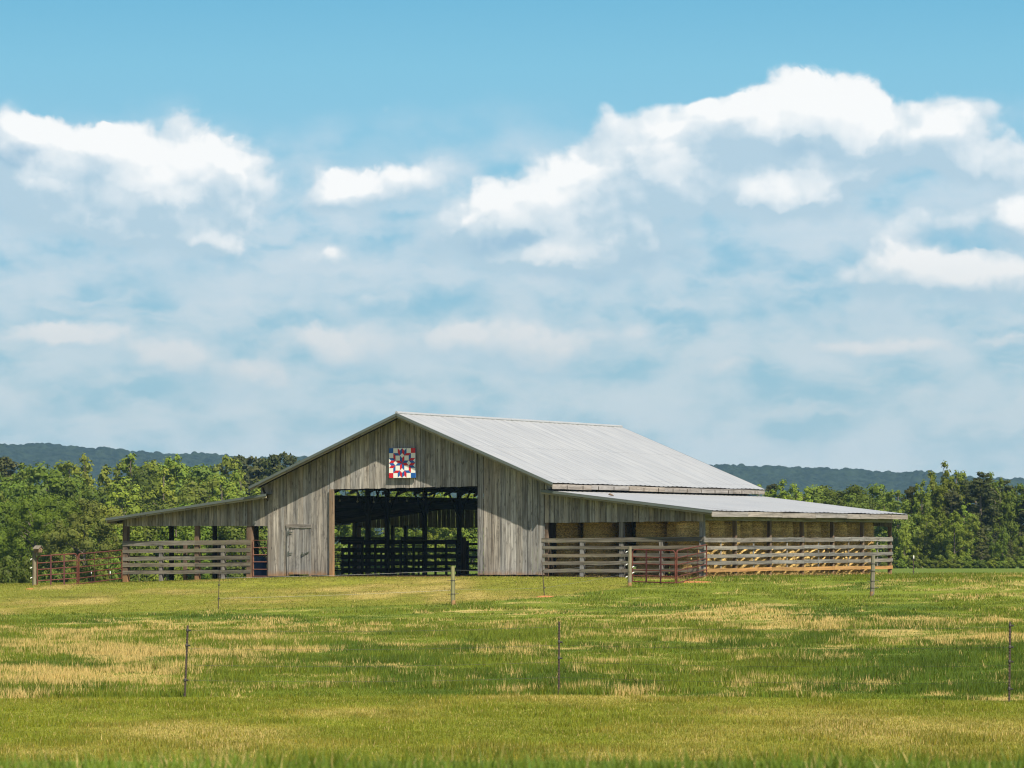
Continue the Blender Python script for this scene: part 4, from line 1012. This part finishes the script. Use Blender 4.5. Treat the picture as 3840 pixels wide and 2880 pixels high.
def tree(kind, x, top, D, wide=1.0, tint=(1, 1, 1), seed=None, base=None):
    """x, top: display-pixel position of the treetop; D metres away; it stands on the ground there"""
    seed = (len(TREES)*7+3) % 4 if seed is None else seed
    X_ = (x*1.736-CX)/FPX*D; zt = (HY-top*1.736)/FPX*D; zb = gz(X_, D)
    TREES.append((kind, x, top, D, wide, tint, seed, X_, zb, max(.8, zt-zb)))
rr2 = random.Random(4)
def jt(): k = rr2.choice([.66, .8, .92, 1.0, 1.12, 1.25])*rr2.uniform(.93, 1.07); return (k*rr2.uniform(.9, 1.12), k, k*rr2.uniform(.8, 1.1))
# left wood: back, middle and front rows
for x, top, kd in ((-40, 985, 'round'), (8, 984, 'pine'), (48, 1000, 'tall'), (112, 986, 'round'), (150, 994, 'tall'), (184, 984, 'poplar'), (252, 993, 'poplar'), (286, 979, 'tall'), (318, 990, 'round'), (349, 968, 'round'), (384, 981, 'tall'), (420, 990, 'round'), (453, 986, 'round'), (487, 984, 'tall'), (520, 982, 'pine'), (545, 984, 'pine'), (566, 988, 'pine'), (590, 980, 'pine'), (612, 975, 'pine'), (634, 986, 'pine'), (660, 992, 'pine')):
    tree(kd, x, top, rr2.uniform(395, 430) if kd != 'pine' else 470, rr2.uniform(.85, 1.15), jt())
for x, top, kd in ((-20, 1040, 'round'), (60, 1030, 'round'), (100, 1022, 'tall'), (160, 1018, 'round'), (205, 1045, 'round'), (262, 1030, 'poplar'), (305, 1022, 'round'), (352, 1020, 'poplar'), (400, 1025, 'round'), (440, 1018, 'round'), (480, 1030, 'tall'), (520, 1030, 'poplar'), (560, 1035, 'round'), (600, 1022, 'round'), (640, 1050, 'poplar')):
    tree(kd, x, top, rr2.uniform(335, 370), rr2.uniform(.9, 1.2), jt())
for x, top, kd, tn in ((-35, 1080, 'feather', None), (30, 1062, 'feather', (1.0, 1.02, .9)), (75, 1072, 'feather', (1.05, 1.05, .9)), (125, 1055, 'feather', (1.0, 1.0, .9)), (182, 1075, 'feather', (1.25, 1.0, 1.6)), (150, 1150, 'feather', (1.1, .95, 1.4)), (230, 1080, 'round', (1.5, 1.2, 1.2)), (285, 1095, 'poplar', None), (330, 1085, 'round', None), (380, 1095, 'tall', None), (420, 1080, 'round', None), (470, 1095, 'poplar', None), (520, 1085, 'round', None), (250, 1135, 'tall', (1.1, 1.15, .9)), (215, 1130, 'tall', None)):
    tree(kd, x, top, rr2.uniform(255, 290), rr2.uniform(.95, 1.2), tn or jt())
for x, top, kd in ((110, 1215, 'bush'), (150, 1222, 'bush'), (205, 1190, 'bush'), (255, 1180, 'bush'), (20, 1180, 'bush'), (60, 1195, 'bush'), (300, 1180, 'bush'), (360, 1175, 'bush')):
    tree(kd, x, top, rr2.uniform(215, 240), rr2.uniform(.5, .8), jt())
# wood seen through and just over the barn
for x, top in ((560, 1105), (610, 1100), (660, 1110), (705, 1100), (745, 1104), (790, 1098), (830, 1106), (870, 1098), (915, 1102), (955, 1098), (1000, 1104), (1050, 1100), (1100, 1102)):
    tree(rr2.choice(['round', 'poplar', 'tall', 'poplar']), x, top-55, rr2.uniform(300, 345), 1.15, jt())
for x, top in ((735, 1165), (800, 1160), (880, 1168), (950, 1160), (1020, 1166)):
    tree('bush', x, top, rr2.uniform(260, 285), .9, jt())
# right wood above the lean-to roof
for x, top, kd in ((1560, 1060, 'round'), (1605, 1052, 'pine'), (1640, 1046, 'tall'), (1672, 1044, 'pine'), (1690, 1038, 'poplar'), (1722, 1044, 'poplar'), (1755, 1040, 'round'), (1790, 1036, 'round'), (1838, 1032, 'round'), (1870, 1040, 'round'), (1905, 1046, 'tall')):
    tree(kd, x, top, rr2.uniform(370, 400), rr2.uniform(.95, 1.2), jt())
for x, top, kd in ((1700, 1066, 'round'), (1775, 1062, 'round'), (1850, 1060, 'round'), (1910, 1070, 'poplar'), (1940, 1058, 'tall')):
    tree(kd, x, top, rr2.uniform(345, 365), 1.15, jt())
# right wood: tall row
for x, top, kd, w in ((1968, 1050, 'pine', 1.1), (1990, 1036, 'poplar', .8), (2016, 1020, 'poplar', .9), (2038, 1006, 'poplar', 1.0), (2066, 1016, 'tall', .9), (2085, 1034, 'pine', 1.1), (2118, 1018, 'pine', 1.3), (2108, 1040, 'pine', 1.2), (2140, 1022, 'poplar', .9), (2160, 1030, 'poplar', .8), (2176, 1036, 'pine', 1.3), (2150, 1058, 'pine', 1.3), (2205, 1044, 'tall', 1.0), (2225, 1052, 'pine', 1.2), (2262, 1050, 'pine', 1.2), (1985, 1075, 'pine', 1.2), (2055, 1060, 'pine', 1.2), (2190, 1080, 'pine', 1.3), (2290, 1060, 'round', 1.2)):
    tree(kd, x, top, rr2.uniform(352, 372), w, jt())
for x, top, kd, w in ((2002, 1112, 'tall', 1.0), (2030, 1094, 'poplar', 1.1), (2062, 1102, 'tall', 1.0), (2082, 1090, 'poplar', 1.1), (2060, 1130, 'round', .9), (2100, 1112, 'tall', .9), (1953, 1130, 'tall', .8), (1958, 1160, 'round', .8), (1985, 1150, 'tall', .9), (2020, 1150, 'round', .8), (2120, 1140, 'pine', 1.1), (2136, 1152, 'tall', .8), (2166, 1138, 'tall', .75), (2204, 1150, 'round', .8), (2240, 1145, 'tall', .9), (2182, 1165, 'pine', .9)):
    tree(kd, x, top, rr2.uniform(336, 346), w, tuple(1.12*q for q in jt()))
for x, top in ((1945, 1205), (1972, 1196), (2000, 1200), (2030, 1192), (2058, 1205), (2090, 1198), (2115, 1204), (2150, 1198), (2180, 1202), (2210, 1198), (2235, 1202), (1925, 1200), (1900, 1190)):
    tree('bush', x, top, rr2.uniform(330, 335), rr2.uniform(.7, 1.0), jt())
for x in range(1935, 2260, 17):
    tree('bush', x+rr2.uniform(-5, 5), rr2.uniform(1206, 1216), 328, rr2.uniform(1.0, 1.5), jt())
def region(x):
    if x < 230: return 'behind the left gates'
    if x < 540: return 'above the left lean-to roof'
    if x < 700: return 'beside the left roof slope'
    if x < 1200: return 'seen through the barn doorway'
    if x < 1945: return 'above the right lean-to roof'
    return 'right of the barn'
groups = {}
for T_ in TREES:
    k = (T_[0], region(T_[1]), 'far' if T_[3] > 380 else 'middle' if T_[3] > 320 else 'near'); groups.setdefault(k, []).append(T_)
for (kind, reg, row), lst in groups.items():
    lst.sort(key=lambda q: q[1])
    for i, (kd, x, top, D, wide, tint, seed, X_, zb, h) in enumerate(lst):
        pos = '' if len(lst) == 1 else (', leftmost such' if i == 0 else ', rightmost such' if i == len(lst)-1 else f', {ordn[i]} such from left')
        crown, trunk = proto(kd, seed % 4)
        o = thing(KINDNAME[kd], (X_, D, zb), f'{LOOK[kd]} in {row} row {reg}{pos}', KINDCAT.get(kd, 'tree'), 'trees of the woods behind the barn')
        s = h/10; o.rotation_euler = (0, 0, rr2.uniform(0, 6.28)); o.scale = (s*wide, s*wide, s)
        base_c = TINT[kd]
        for nm, me in (('crown', crown), ('trunk', trunk)):
            c = bpy.data.objects.new(nm, me); COL.objects.link(c); c.parent = o
            if nm == 'crown': c.color = tuple(b_*t_ for b_, t_ in zip(base_c, tint))+(1,)

# ------------------------------------------------------------------ hills
DH = 3000.0
hx = np.concatenate([np.linspace(-1400, -520, 60, endpoint=False), np.linspace(-520, 520, 900, endpoint=False), np.linspace(520, 1400, 60)])
hy = np.concatenate([np.linspace(2250, 2700, 40, endpoint=False), np.linspace(2700, DH+20, 190, endpoint=False), np.linspace(DH+20, 3290, 12)])
HX, HYY = np.meshgrid(hx, hy); ridge_px = (np.array([-900, 0, 150, 330, 480, 640, 900, 1200, 1520, 1650, 1760, 1900, 2010, 2212, 3200])*1.736-CX)/FPX*DH
ridge_z = (HY-np.array([940, 952, 960, 971, 981, 987, 985, 992, 999, 1005, 1008, 1019, 1027, 1036, 1060])*1.736)/FPX*DH
rz = np.interp(HX, ridge_px, ridge_z)-4.5
prof = sstep(2230, DH, HYY)*.75+.25*sstep(2600, DH, HYY)
prof = prof*(1-.75*sstep(DH+20, 3290, HYY)); base_h = -3+(rz+3)*prof+(fbm(HX, HYY, 34, 55, 4)-.5)*11*sstep(2600, 2800, HYY)+(fbm(HX, HYY, 160, 77, 3)-.5)*26*sstep(2230, 2500, HYY)*(1-sstep(DH-150, DH-30, HYY))
bumpz = np.zeros_like(base_h); rh = np.random.default_rng(8)
for _ in range(34000):
    cx_, cy_, R = rh.uniform(-515, 515), rh.uniform(2702, DH+15), 1.3+2.6*rh.random()**1.6; hh = R*rh.uniform(.35, .85)+max(0, rh.normal(0, .5))
    i0, i1 = np.searchsorted(hx, (cx_-R, cx_+R)); j0, j1 = np.searchsorted(hy, (cy_-R, cy_+R))
    if i1 <= i0 or j1 <= j0: continue
    q = 1-((hx[None, i0:i1]-cx_)**2+(hy[j0:j1, None]-cy_)**2)/R**2
    bumpz[j0:j1, i0:i1] = np.maximum(bumpz[j0:j1, i0:i1], hh*np.sqrt(np.clip(q, 0, 1)))
hv = np.stack([HX.ravel(), HYY.ravel(), (base_h+bumpz).ravel()], 1); nx, ny = len(hx), len(hy); ii = np.arange(nx*ny).reshape(ny, nx)
hq = np.stack([ii[:-1, :-1].ravel(), ii[:-1, 1:].ravel(), ii[1:, 1:].ravel(), ii[1:, :-1].ravel()], 1)
def hill_mat():
    m, t, b = new_mat('forested_hill', .95, .05)
    geo = t.node('ShaderNodeNewGeometry').outputs['Position']; n = t.noise(geo, .12, 5, .65); n2 = t.noise(geo, .012, 3, .5)
    c = t.mix(t.ramp(n, .35, .65), (.007, .013, .010), (.020, .031, .019)); c = t.mix(t.ramp(n2, .45, .65, 0, .4), c, (.024, .040, .022))
    t.put(b.inputs['Base Color'], c); return m
tag(np_mesh('hills', hv, hq, hill_mat(), smooth=False), kind='structure')

# ------------------------------------------------------------------ grass
def blades(name, n, xr, yr, accept, hfun, wfun, label, seed, dens_pow=0.0, lean=.35, keep_dry=None):
    r = np.random.default_rng(seed)
    y = yr[0]+(yr[1]-yr[0])*r.random(n)**(1+dens_pow); half = .146*y+xr
    x = (r.random(n)*2-1)*half
    if accept is not None: k = accept(x, y); x, y = x[k], y[k]
    n = len(x); z = ground(x, y); c, d = zone_col(x, y)
    dry = r.random(n) < d
    h = hfun(x, y, dry, r); w = wfun(y, r)
    a = r.uniform(0, 2*math.pi, n); ln = h*lean*r.uniform(.2, 1.4, n)
    wx, wy = np.cos(a)*w, np.sin(a)*w; b = r.uniform(0, 2*math.pi, n); lx, ly = np.cos(b)*ln, np.sin(b)*ln
    v = np.empty((n, 3, 3)); v[:, 0] = np.stack([x-wx, y-wy, z-.02], 1); v[:, 1] = np.stack([x+wx, y+wy, z-.02], 1); v[:, 2] = np.stack([x+lx, y+ly, z+h], 1)
    k = r.uniform(.72, 1.3, n)[:, None]; hue = r.normal(0, .1, n)[:, None]
    col = np.where(dry[:, None], C_DRY*r.uniform(.75, 1.2, n)[:, None], c*k*np.concatenate([1+hue, np.ones_like(hue), 1-hue], 1))
    o = np_mesh(name, v.reshape(-1, 3), np.arange(n*3).reshape(-1, 3), M['blade'], {'col': np.repeat(col, 3, 0)})
    tag(o, label, 'grass', kind='stuff')
def inb(x, y):
    """under the barn or on its floor"""
    t = (x-P0.x)*U.x+(y-P0.y)*U.y; n = (x-P0.x)*V.x+(y-P0.y)*V.y
    return (t > tO-.1) & (t < tS+.05) & (n > -.15+.25*vnoise(x, y, .6, 3)) & (n < NL+.5)
# short mown verge, the rank strip along the road bank, the pasture, the yard
blades('mown_grass', 380000, 2.0, (43, 70), is_verge, lambda x, y, d, r: r.uniform(.012, .045, len(x))*(1+1.0*sstep(.5, .66, fbm(x, y, .9, 70, 3))), lambda y, r: r.uniform(.005, .012, len(y)), 'short mown olive grass of the roadside verge in front', 1)
blades('bank_grass', 26000, .8, (15.5, 21), None, lambda x, y, d, r: r.uniform(.05, .16, len(x))*(.75+.6*fbm(x, y*.3, .8, 88, 3)), lambda y, r: r.uniform(.004, .009, len(y)), 'rank blurred grass along the near edge of the bank', 2, lean=.6)
tall = lambda x, y, d, r: (r.uniform(.035, .125, len(x))*(.35+1.3*sstep(.3, .72, fbm(x, y, 1.5, 31, 3)))*np.where(r.random(len(x)) < .02, 1.7, 1.0))*np.where(d, 1.1, 1.0)
past = lambda x, y: (~is_verge(x, y)) & (~is_yard(x, y)) & (~inb(x, y))
blades('pasture_grass', 520000, 2.5, (63, 112), past, tall, lambda y, r: r.uniform(.007, .015, len(y)), 'tall green and straw coloured pasture grass in the middle of the field', 3, .25)
blades('pasture_grass', 330000, 3.0, (112, 185), past, lambda x, y, d, r: .68*tall(x, y, d, r), lambda y, r: r.uniform(.012, .024, len(y)), 'pasture grass on the rise around the right lean-to', 4, .2)
blades('yard_grass', 170000, 2.5, (118, 172), lambda x, y: is_yard(x, y) & (~inb(x, y)), lambda x, y, d, r: r.uniform(.012, .06, len(x)), lambda y, r: r.uniform(.010, .022, len(y)), 'short mown yellowish grass of the yard before the barn', 5)

# ------------------------------------------------------------------ air, sky, sun, camera
hz = MB(); x0, x1, y0, y1, z0, z1 = -1600, 1600, -45, 3400, -14, 88
q = [Vector(p) for p in ((x0, y0, z0), (x1, y0, z0), (x1, y1, z0), (x0, y1, z0), (x0, y0, z1), (x1, y0, z1), (x1, y1, z1), (x0, y1, z1))]
for f in ((3, 2, 1, 0), (4, 5, 6, 7), (0, 1, 5, 4), (1, 2, 6, 5), (2, 3, 7, 6), (3, 0, 4, 7)): hz.face([q[i] for i in f])
hm = bpy.data.materials.new('haze_air'); hm.use_nodes = True; t = NT(hm.node_tree); t.n.clear()
pv = t.node('ShaderNodeVolumePrincipled'); pv.inputs['Density'].default_value = .000075; pv.inputs['Color'].default_value = (.34, .62, 1, 1); pv.inputs['Anisotropy'].default_value = .0
t.l.new(pv.outputs[0], t.node('ShaderNodeOutputMaterial').inputs['Volume'])
tag(hz.build('haze', hm, None, weld=True), 'pale bluish haze over the far hills', 'haze', kind='stuff')

SUN_EL = math.radians(48); azr = math.radians(60)
sd = (-V*math.cos(azr)+U*math.sin(azr))*math.cos(SUN_EL)+ZV*math.sin(SUN_EL)
sl = bpy.data.lights.new('sun', 'SUN'); sl.energy = 5.0; sl.angle = math.radians(.55); sl.color = (1, .91, .75)
so = bpy.data.objects.new('sun', sl); COL.objects.link(so); so.rotation_euler = sd.to_track_quat('Z', 'Y').to_euler(); so.location = sd*60

w = bpy.data.worlds.new('World'); S.world = w; w.use_nodes = True; t = NT(w.node_tree); t.n.clear()
sky = t.node('ShaderNodeTexSky', sky_type='NISHITA'); sky.sun_disc = False; sky.sun_elevation = SUN_EL; sky.sun_rotation = math.atan2(sd.x, sd.y)
sky.air_density = 1.0; sky.dust_density = .6; sky.ozone_density = 2.0
EXPO = .80
dirv = t.vm('NORMALIZE', t.node('ShaderNodeTexCoord').outputs['Generated']); d_ = t.sep(dirv)
# sky coordinates: u grows to the right of north, v downwards from the top of the view, in the scale of azimuth and elevation
az = t.m('ARCTAN2', d_[0], d_[1]); el = t.m('ARCSINE', d_[2])
KS = FPX/1736.0
uu = t.m('MULTIPLY_ADD', az, KS, CX/1736.0); vv = t.m('MULTIPLY_ADD', el, -KS, HY/1736.0)
Pq = t.xyz(uu, vv, 0.0)
# clouds: a field of soft ellipses (centre, size, weight) broken up by fractal noise and shaded by how much cloud lies between each point and the sun
CLOUDS = [(1430, 318, 150, 85, .95), (1560, 320, 120, 70, .8), (1680, 295, 120, 80, 1.0), (1775, 285, 105, 95, 1.15), (1885, 320, 90, 75, .8), (2030, 310, 110, 78, .9), (2160, 350, 90, 60, .55), (1715, 420, 140, 70, .75), (1480, 420, 120, 50, .6), (1350, 420, 80, 60, .5),
          (1150, 470, 150, 85, 1.1), (1240, 415, 62, 62, 1.0), (1310, 500, 160, 85, .9), (1050, 495, 70, 50, .7), (1180, 565, 240, 40, .65),
          (30, 330, 85, 72, .9), (170, 355, 120, 62, .95), (360, 380, 155, 88, 1.1), (475, 385, 90, 70, .8), (100, 455, 160, 62, .75), (425, 490, 155, 60, .85), (250, 500, 120, 42, .6), (490, 548, 110, 38, .6),
          (770, 400, 80, 45, .5), (895, 385, 85, 42, .35), (715, 430, 60, 36, .5), (860, 480, 120, 52, .4), (710, 560, 60, 30, .4),
          (2125, 600, 130, 60, 1.0), (1950, 590, 90, 70, .9), (1855, 605, 60, 40, .5), (2185, 470, 85, 46, .75), (2000, 490, 90, 30, .3),
          (120, 735, 180, 30, .7), (360, 785, 90, 44, .8), (550, 805, 95, 50, .8), (690, 735, 120, 42, .8), (745, 785, 100, 40, .5), (985, 735, 150, 46, .7), (1210, 745, 130, 55, .7), (1560, 795, 130, 32, .5), (1900, 750, 210, 24, .6), (2185, 728, 90, 26, .6), (1470, 700, 170, 36, .4), (1150, 800, 240, 36, .35), (1750, 690, 130, 26, .3), (560, 660, 200, 24, .25), (950, 650, 220, 26, .3), (1900, 860, 300, 30, .3), (200, 880, 260, 30, .3), (700, 880, 260, 30, .25)]
def warp(P, amp, scale, detail, seed, rough=.6):
    n = t.noise(t.vm('ADD', P, (seed, seed*1.7, seed*.3)), scale, detail, rough, out=1)
    return t.vm('ADD', P, t.vm('MULTIPLY', t.vm('SUBTRACT', n, (.5, .5, .5)), (amp, amp*.8, 0)))
def blobs(P, lst):
    acc = None
    for cx_, cy_, rx, ry, wt in lst:
        q = t.vm('MULTIPLY', t.vm('SUBTRACT', P, (cx_/1000, cy_/1000, 0)), (1000/rx, 1000/ry, 0))
        e = t.m('EXPONENT', t.m('MULTIPLY', t.vm('DOT_PRODUCT', q, q, out=1), -1.0))
        acc = t.m('MULTIPLY', e, wt) if acc is None else t.m('MULTIPLY_ADD', e, wt, acc)
    return acc
BRIGHT = [(1770, 240, 110, 58, 1.0), (1690, 275, 100, 45, .75), (1855, 305, 45, 58, .8), (1440, 362, 85, 50, 1.0), (2040, 268, 58, 40, .7), (1710, 410, 95, 55, .95), (1640, 440, 50, 45, .6), (1150, 455, 140, 66, 1.0), (1240, 390, 48, 42, 1.0), (1160, 545, 95, 40, .85), (1280, 535, 110, 40, .6),
          (60, 285, 90, 30, .8), (200, 312, 90, 24, .7), (330, 378, 115, 66, 1.0), (90, 408, 90, 32, .7), (430, 335, 110, 40, .5), (400, 437, 75, 28, .7), (225, 490, 58, 28, .7), (490, 530, 85, 40, .7), (765, 400, 48, 34, .65), (900, 378, 62, 30, .3),
          (2120, 572, 115, 50, 1.0), (1935, 548, 45, 50, .8), (2010, 620, 58, 40, .6), (2180, 467, 52, 45, .7), (365, 775, 62, 45, .9), (570, 805, 62, 45, .8), (690, 725, 95, 36, .8), (740, 770, 60, 26, .5), (130, 728, 130, 26, .7), (1000, 735, 125, 42, .6), (1200, 750, 65, 45, .6), (1545, 800, 60, 32, .5), (1960, 745, 105, 20, .6), (2180, 720, 62, 22, .6), (710, 560, 42, 28, .4)]
SHADE = [(560, 600, 330, 34, .55), (1200, 612, 420, 20, .55), (1800, 530, 180, 34, .5), (2090, 520, 140, 18, .5), (1270, 690, 100, 30, .6), (1900, 705, 230, 20, .5), (900, 520, 130, 60, .3), (330, 740, 70, 20, .4), (1750, 782, 260, 16, .35), (2080, 650, 130, 26, .4), (45, 335, 75, 42, .9), (1130, 515, 62, 24, .5), (1745, 333, 95, 28, .5), (1060, 535, 62, 26, .5), (1945, 335, 40, 42, .3), (400, 592, 160, 30, .5), (1480, 565, 200, 42, .5), (300, 430, 60, 22, .3)]
def field_at(p0, rough_detail=True):
    p1 = warp(warp(p0, .09, 7.0, 3, 3.0), .032, 26.0, 4, 9.0, .55)
    global P1
    if rough_detail: P1 = p1
    bl_ = t.m('MINIMUM', t.m('MULTIPLY', blobs(p1, CLOUDS), 1.2), 1.15)
    n1 = t.noise(t.vm('MULTIPLY', p0, (1.0, 1.45, 1.0)), 5.0, 6, .47)
    vo = t.node('ShaderNodeTexVoronoi', feature='F1'); t.put(vo.inputs['Vector'], p1); vo.inputs['Scale'].default_value = 11; vo.inputs['Detail'].default_value = 1.0; vo.inputs['Roughness'].default_value = .3
    bill = t.m('SUBTRACT', .42, vo.outputs['Distance'])
    return t.m('ADD', t.m('ADD', bl_, t.m('MULTIPLY', t.m('SUBTRACT', n1, .5), 1.15)), t.m('MULTIPLY', bill, .40)), n1
D0 = field_at(Pq); SH_ = blobs(P1, SHADE); P2 = warp(P1, .046, 40.0, 6, 4.0, .68); G_ = t.m('SUBTRACT', blobs(P2, BRIGHT), SH_); D1 = field_at(t.vm('ADD', Pq, (.012, -.026, 0)), False); D2 = field_at(t.vm('ADD', Pq, (.030, -.070, 0)), False)
TH = t.ramp(vv, .13, .24, 1.6, .24)
d0_ = t.m('SUBTRACT', D0[0], TH); d1_ = t.m('MAXIMUM', t.m('SUBTRACT', D1[0], TH), 0.0); d2_ = t.m('MAXIMUM', t.m('SUBTRACT', D2[0], TH), 0.0)
occ = t.m('ADD', t.m('MULTIPLY', d1_, .25), t.m('MULTIPLY', d2_, .75))
alpha = t.ramp(d0_, -.12, t.m('MULTIPLY_ADD', occ, .22, t.ramp(vv, .25, .8, .18, .50)))
gain = t.m('MULTIPLY', t.m('ADD', t.m('MULTIPLY', t.m('SUBTRACT', D0[0], D1[0]), .75), t.m('MULTIPLY', t.m('SUBTRACT', D0[0], D2[0]), .40)), 1.0)                      # the near side of each billow
T_ = t.m('ADD', t.m('EXPONENT', t.m('MULTIPLY', occ, -1.0)), gain)
hard = t.m('MULTIPLY', t.ramp(t.m('ADD', G_, t.m('MULTIPLY', gain, .8)), .40, .66), t.ramp(vv, .50, .72, .17, .03))
lit = t.ramp(t.m('ADD', t.m('ADD', t.m('MULTIPLY', T_, .30), hard), t.m('ADD', t.m('MULTIPLY', G_, .46), t.m('MULTIPLY', gain, 1.0))), .10, 1.20, smooth=False)
alpha = t.m('MAXIMUM', alpha, t.m('MULTIPLY', t.ramp(G_, .05, .22), t.ramp(t.m('ADD', G_, t.m('MULTIPLY', gain, .9)), .20, t.ramp(vv, .5, .72, .6, 1.25))))
edge = t.m('ADD', vv, t.m('MULTIPLY', t.m('SUBTRACT', t.noise(Pq, 3.0, 5, .55), .5), .24))
vrel = t.m('MULTIPLY', t.m('SUBTRACT', D0[1], D2[1]), .9)
veil = t.m('MULTIPLY', t.ramp(edge, .20, .42), t.ramp(t.m('ADD', D0[1], vrel), .22, .80, .0, 1.0))
def L(r, g, b): k = 2**EXPO; return tuple(x/k for x in lin(r, g, b))
skyc = t.node('ShaderNodeValToRGB'); cr = skyc.color_ramp; t.put(skyc.inputs[0], t.m('DIVIDE', vv, 1.25))
stops = [(-.0, L(116, 186, 219)), (.12, L(132, 196, 224)), (.24, L(142, 199, 225)), (.45, L(147, 195, 218)), (.62, L(153, 195, 212)), (.76, L(166, 197, 208)), (.95, L(176, 198, 205))]
while len(cr.elements) < len(stops): cr.elements.new(.5)
for e, (p_, c_) in zip(cr.elements, stops): e.position = max(0, p_); e.color = (*c_, 1)
veilc = t.mix(t.ramp(vv, .3, 1.05), L(206, 222, 233), L(204, 216, 220))
lay = t.noise(t.vm('MULTIPLY', P1, (1.0, 3.0, 1.0)), 4.2, 5, .5)
skyl = t.mix(t.m('MULTIPLY', t.ramp(lay, .40, .66), t.ramp(edge, .24, .5, 0, .8)), skyc.outputs[0], t.mix(t.ramp(vv, .4, .95), L(204, 221, 232), L(203, 215, 219)))
col = t.mix(t.m('MULTIPLY', veil, .8), skyl, veilc)
shc = t.mix(t.ramp(vv, .3, .9), L(183, 209, 225), L(180, 205, 217))
whitec = t.mix(t.ramp(vv, .40, .85), L(255, 255, 254), L(222, 223, 223))
cc = t.mix(lit, t.mix(t.ramp(SH_, .15, .9, 0, .8), shc, L(146, 186, 212)), whitec)
col = t.mix(t.m('MULTIPLY', t.m('MULTIPLY', alpha, t.ramp(vv, .06, .12)), t.ramp(vv, .5, 1.0, .97, .55)), col, cc)
low = t.m('MULTIPLY', t.ramp(el, .17, .30, 1, 0), t.ramp(d_[1], .0, .35))
bgA = t.node('ShaderNodeBackground'); bgA.inputs['Strength'].default_value = .062; t.l.new(sky.outputs[0], bgA.inputs['Color'])
bgB = t.node('ShaderNodeBackground'); bgB.inputs['Strength'].default_value = 1.0; t.l.new(col, bgB.inputs['Color'])
mx = t.node('ShaderNodeMixShader'); t.put(mx.inputs[0], low); t.l.new(bgA.outputs[0], mx.inputs[1]); t.l.new(bgB.outputs[0], mx.inputs[2])
t.l.new(mx.outputs[0], t.node('ShaderNodeOutputWorld').inputs['Surface'])
w.cycles.sampling_method = 'MANUAL'; w.cycles.sample_map_resolution = 512

cam = bpy.data.cameras.new('camera'); co = bpy.data.objects.new('camera', cam); COL.objects.link(co); S.camera = co
cam.sensor_width = 36; cam.lens = FPX/SW*36; cam.shift_y = (HY-SH/2)/SW; cam.clip_start = .5; cam.clip_end = 9000
co.location = (0, 0, 0); co.rotation_euler = (math.pi/2, 0, 0)
cam.dof.use_dof = True; cam.dof.focus_distance = 155; cam.dof.aperture_fstop = 8
S.view_settings.view_transform = 'Standard'; S.view_settings.look = 'None'; S.view_settings.exposure = EXPO; S.view_settings.gamma = 1
cy = S.cycles; cy.max_bounces = 7; cy.diffuse_bounces = 3; cy.glossy_bounces = 2; cy.transmission_bounces = 3; cy.volume_bounces = 1; cy.transparent_max_bounces = 8
cy.use_denoising = True; cy.denoiser = 'OPENIMAGEDENOISE'; cy.denoising_input_passes = 'RGB_ALBEDO_NORMAL'; cy.denoising_prefilter = 'ACCURATE'; cy.caustics_reflective = False; cy.caustics_refractive = False
cy.filter_width = 1.15
S.render.film_transparent = False
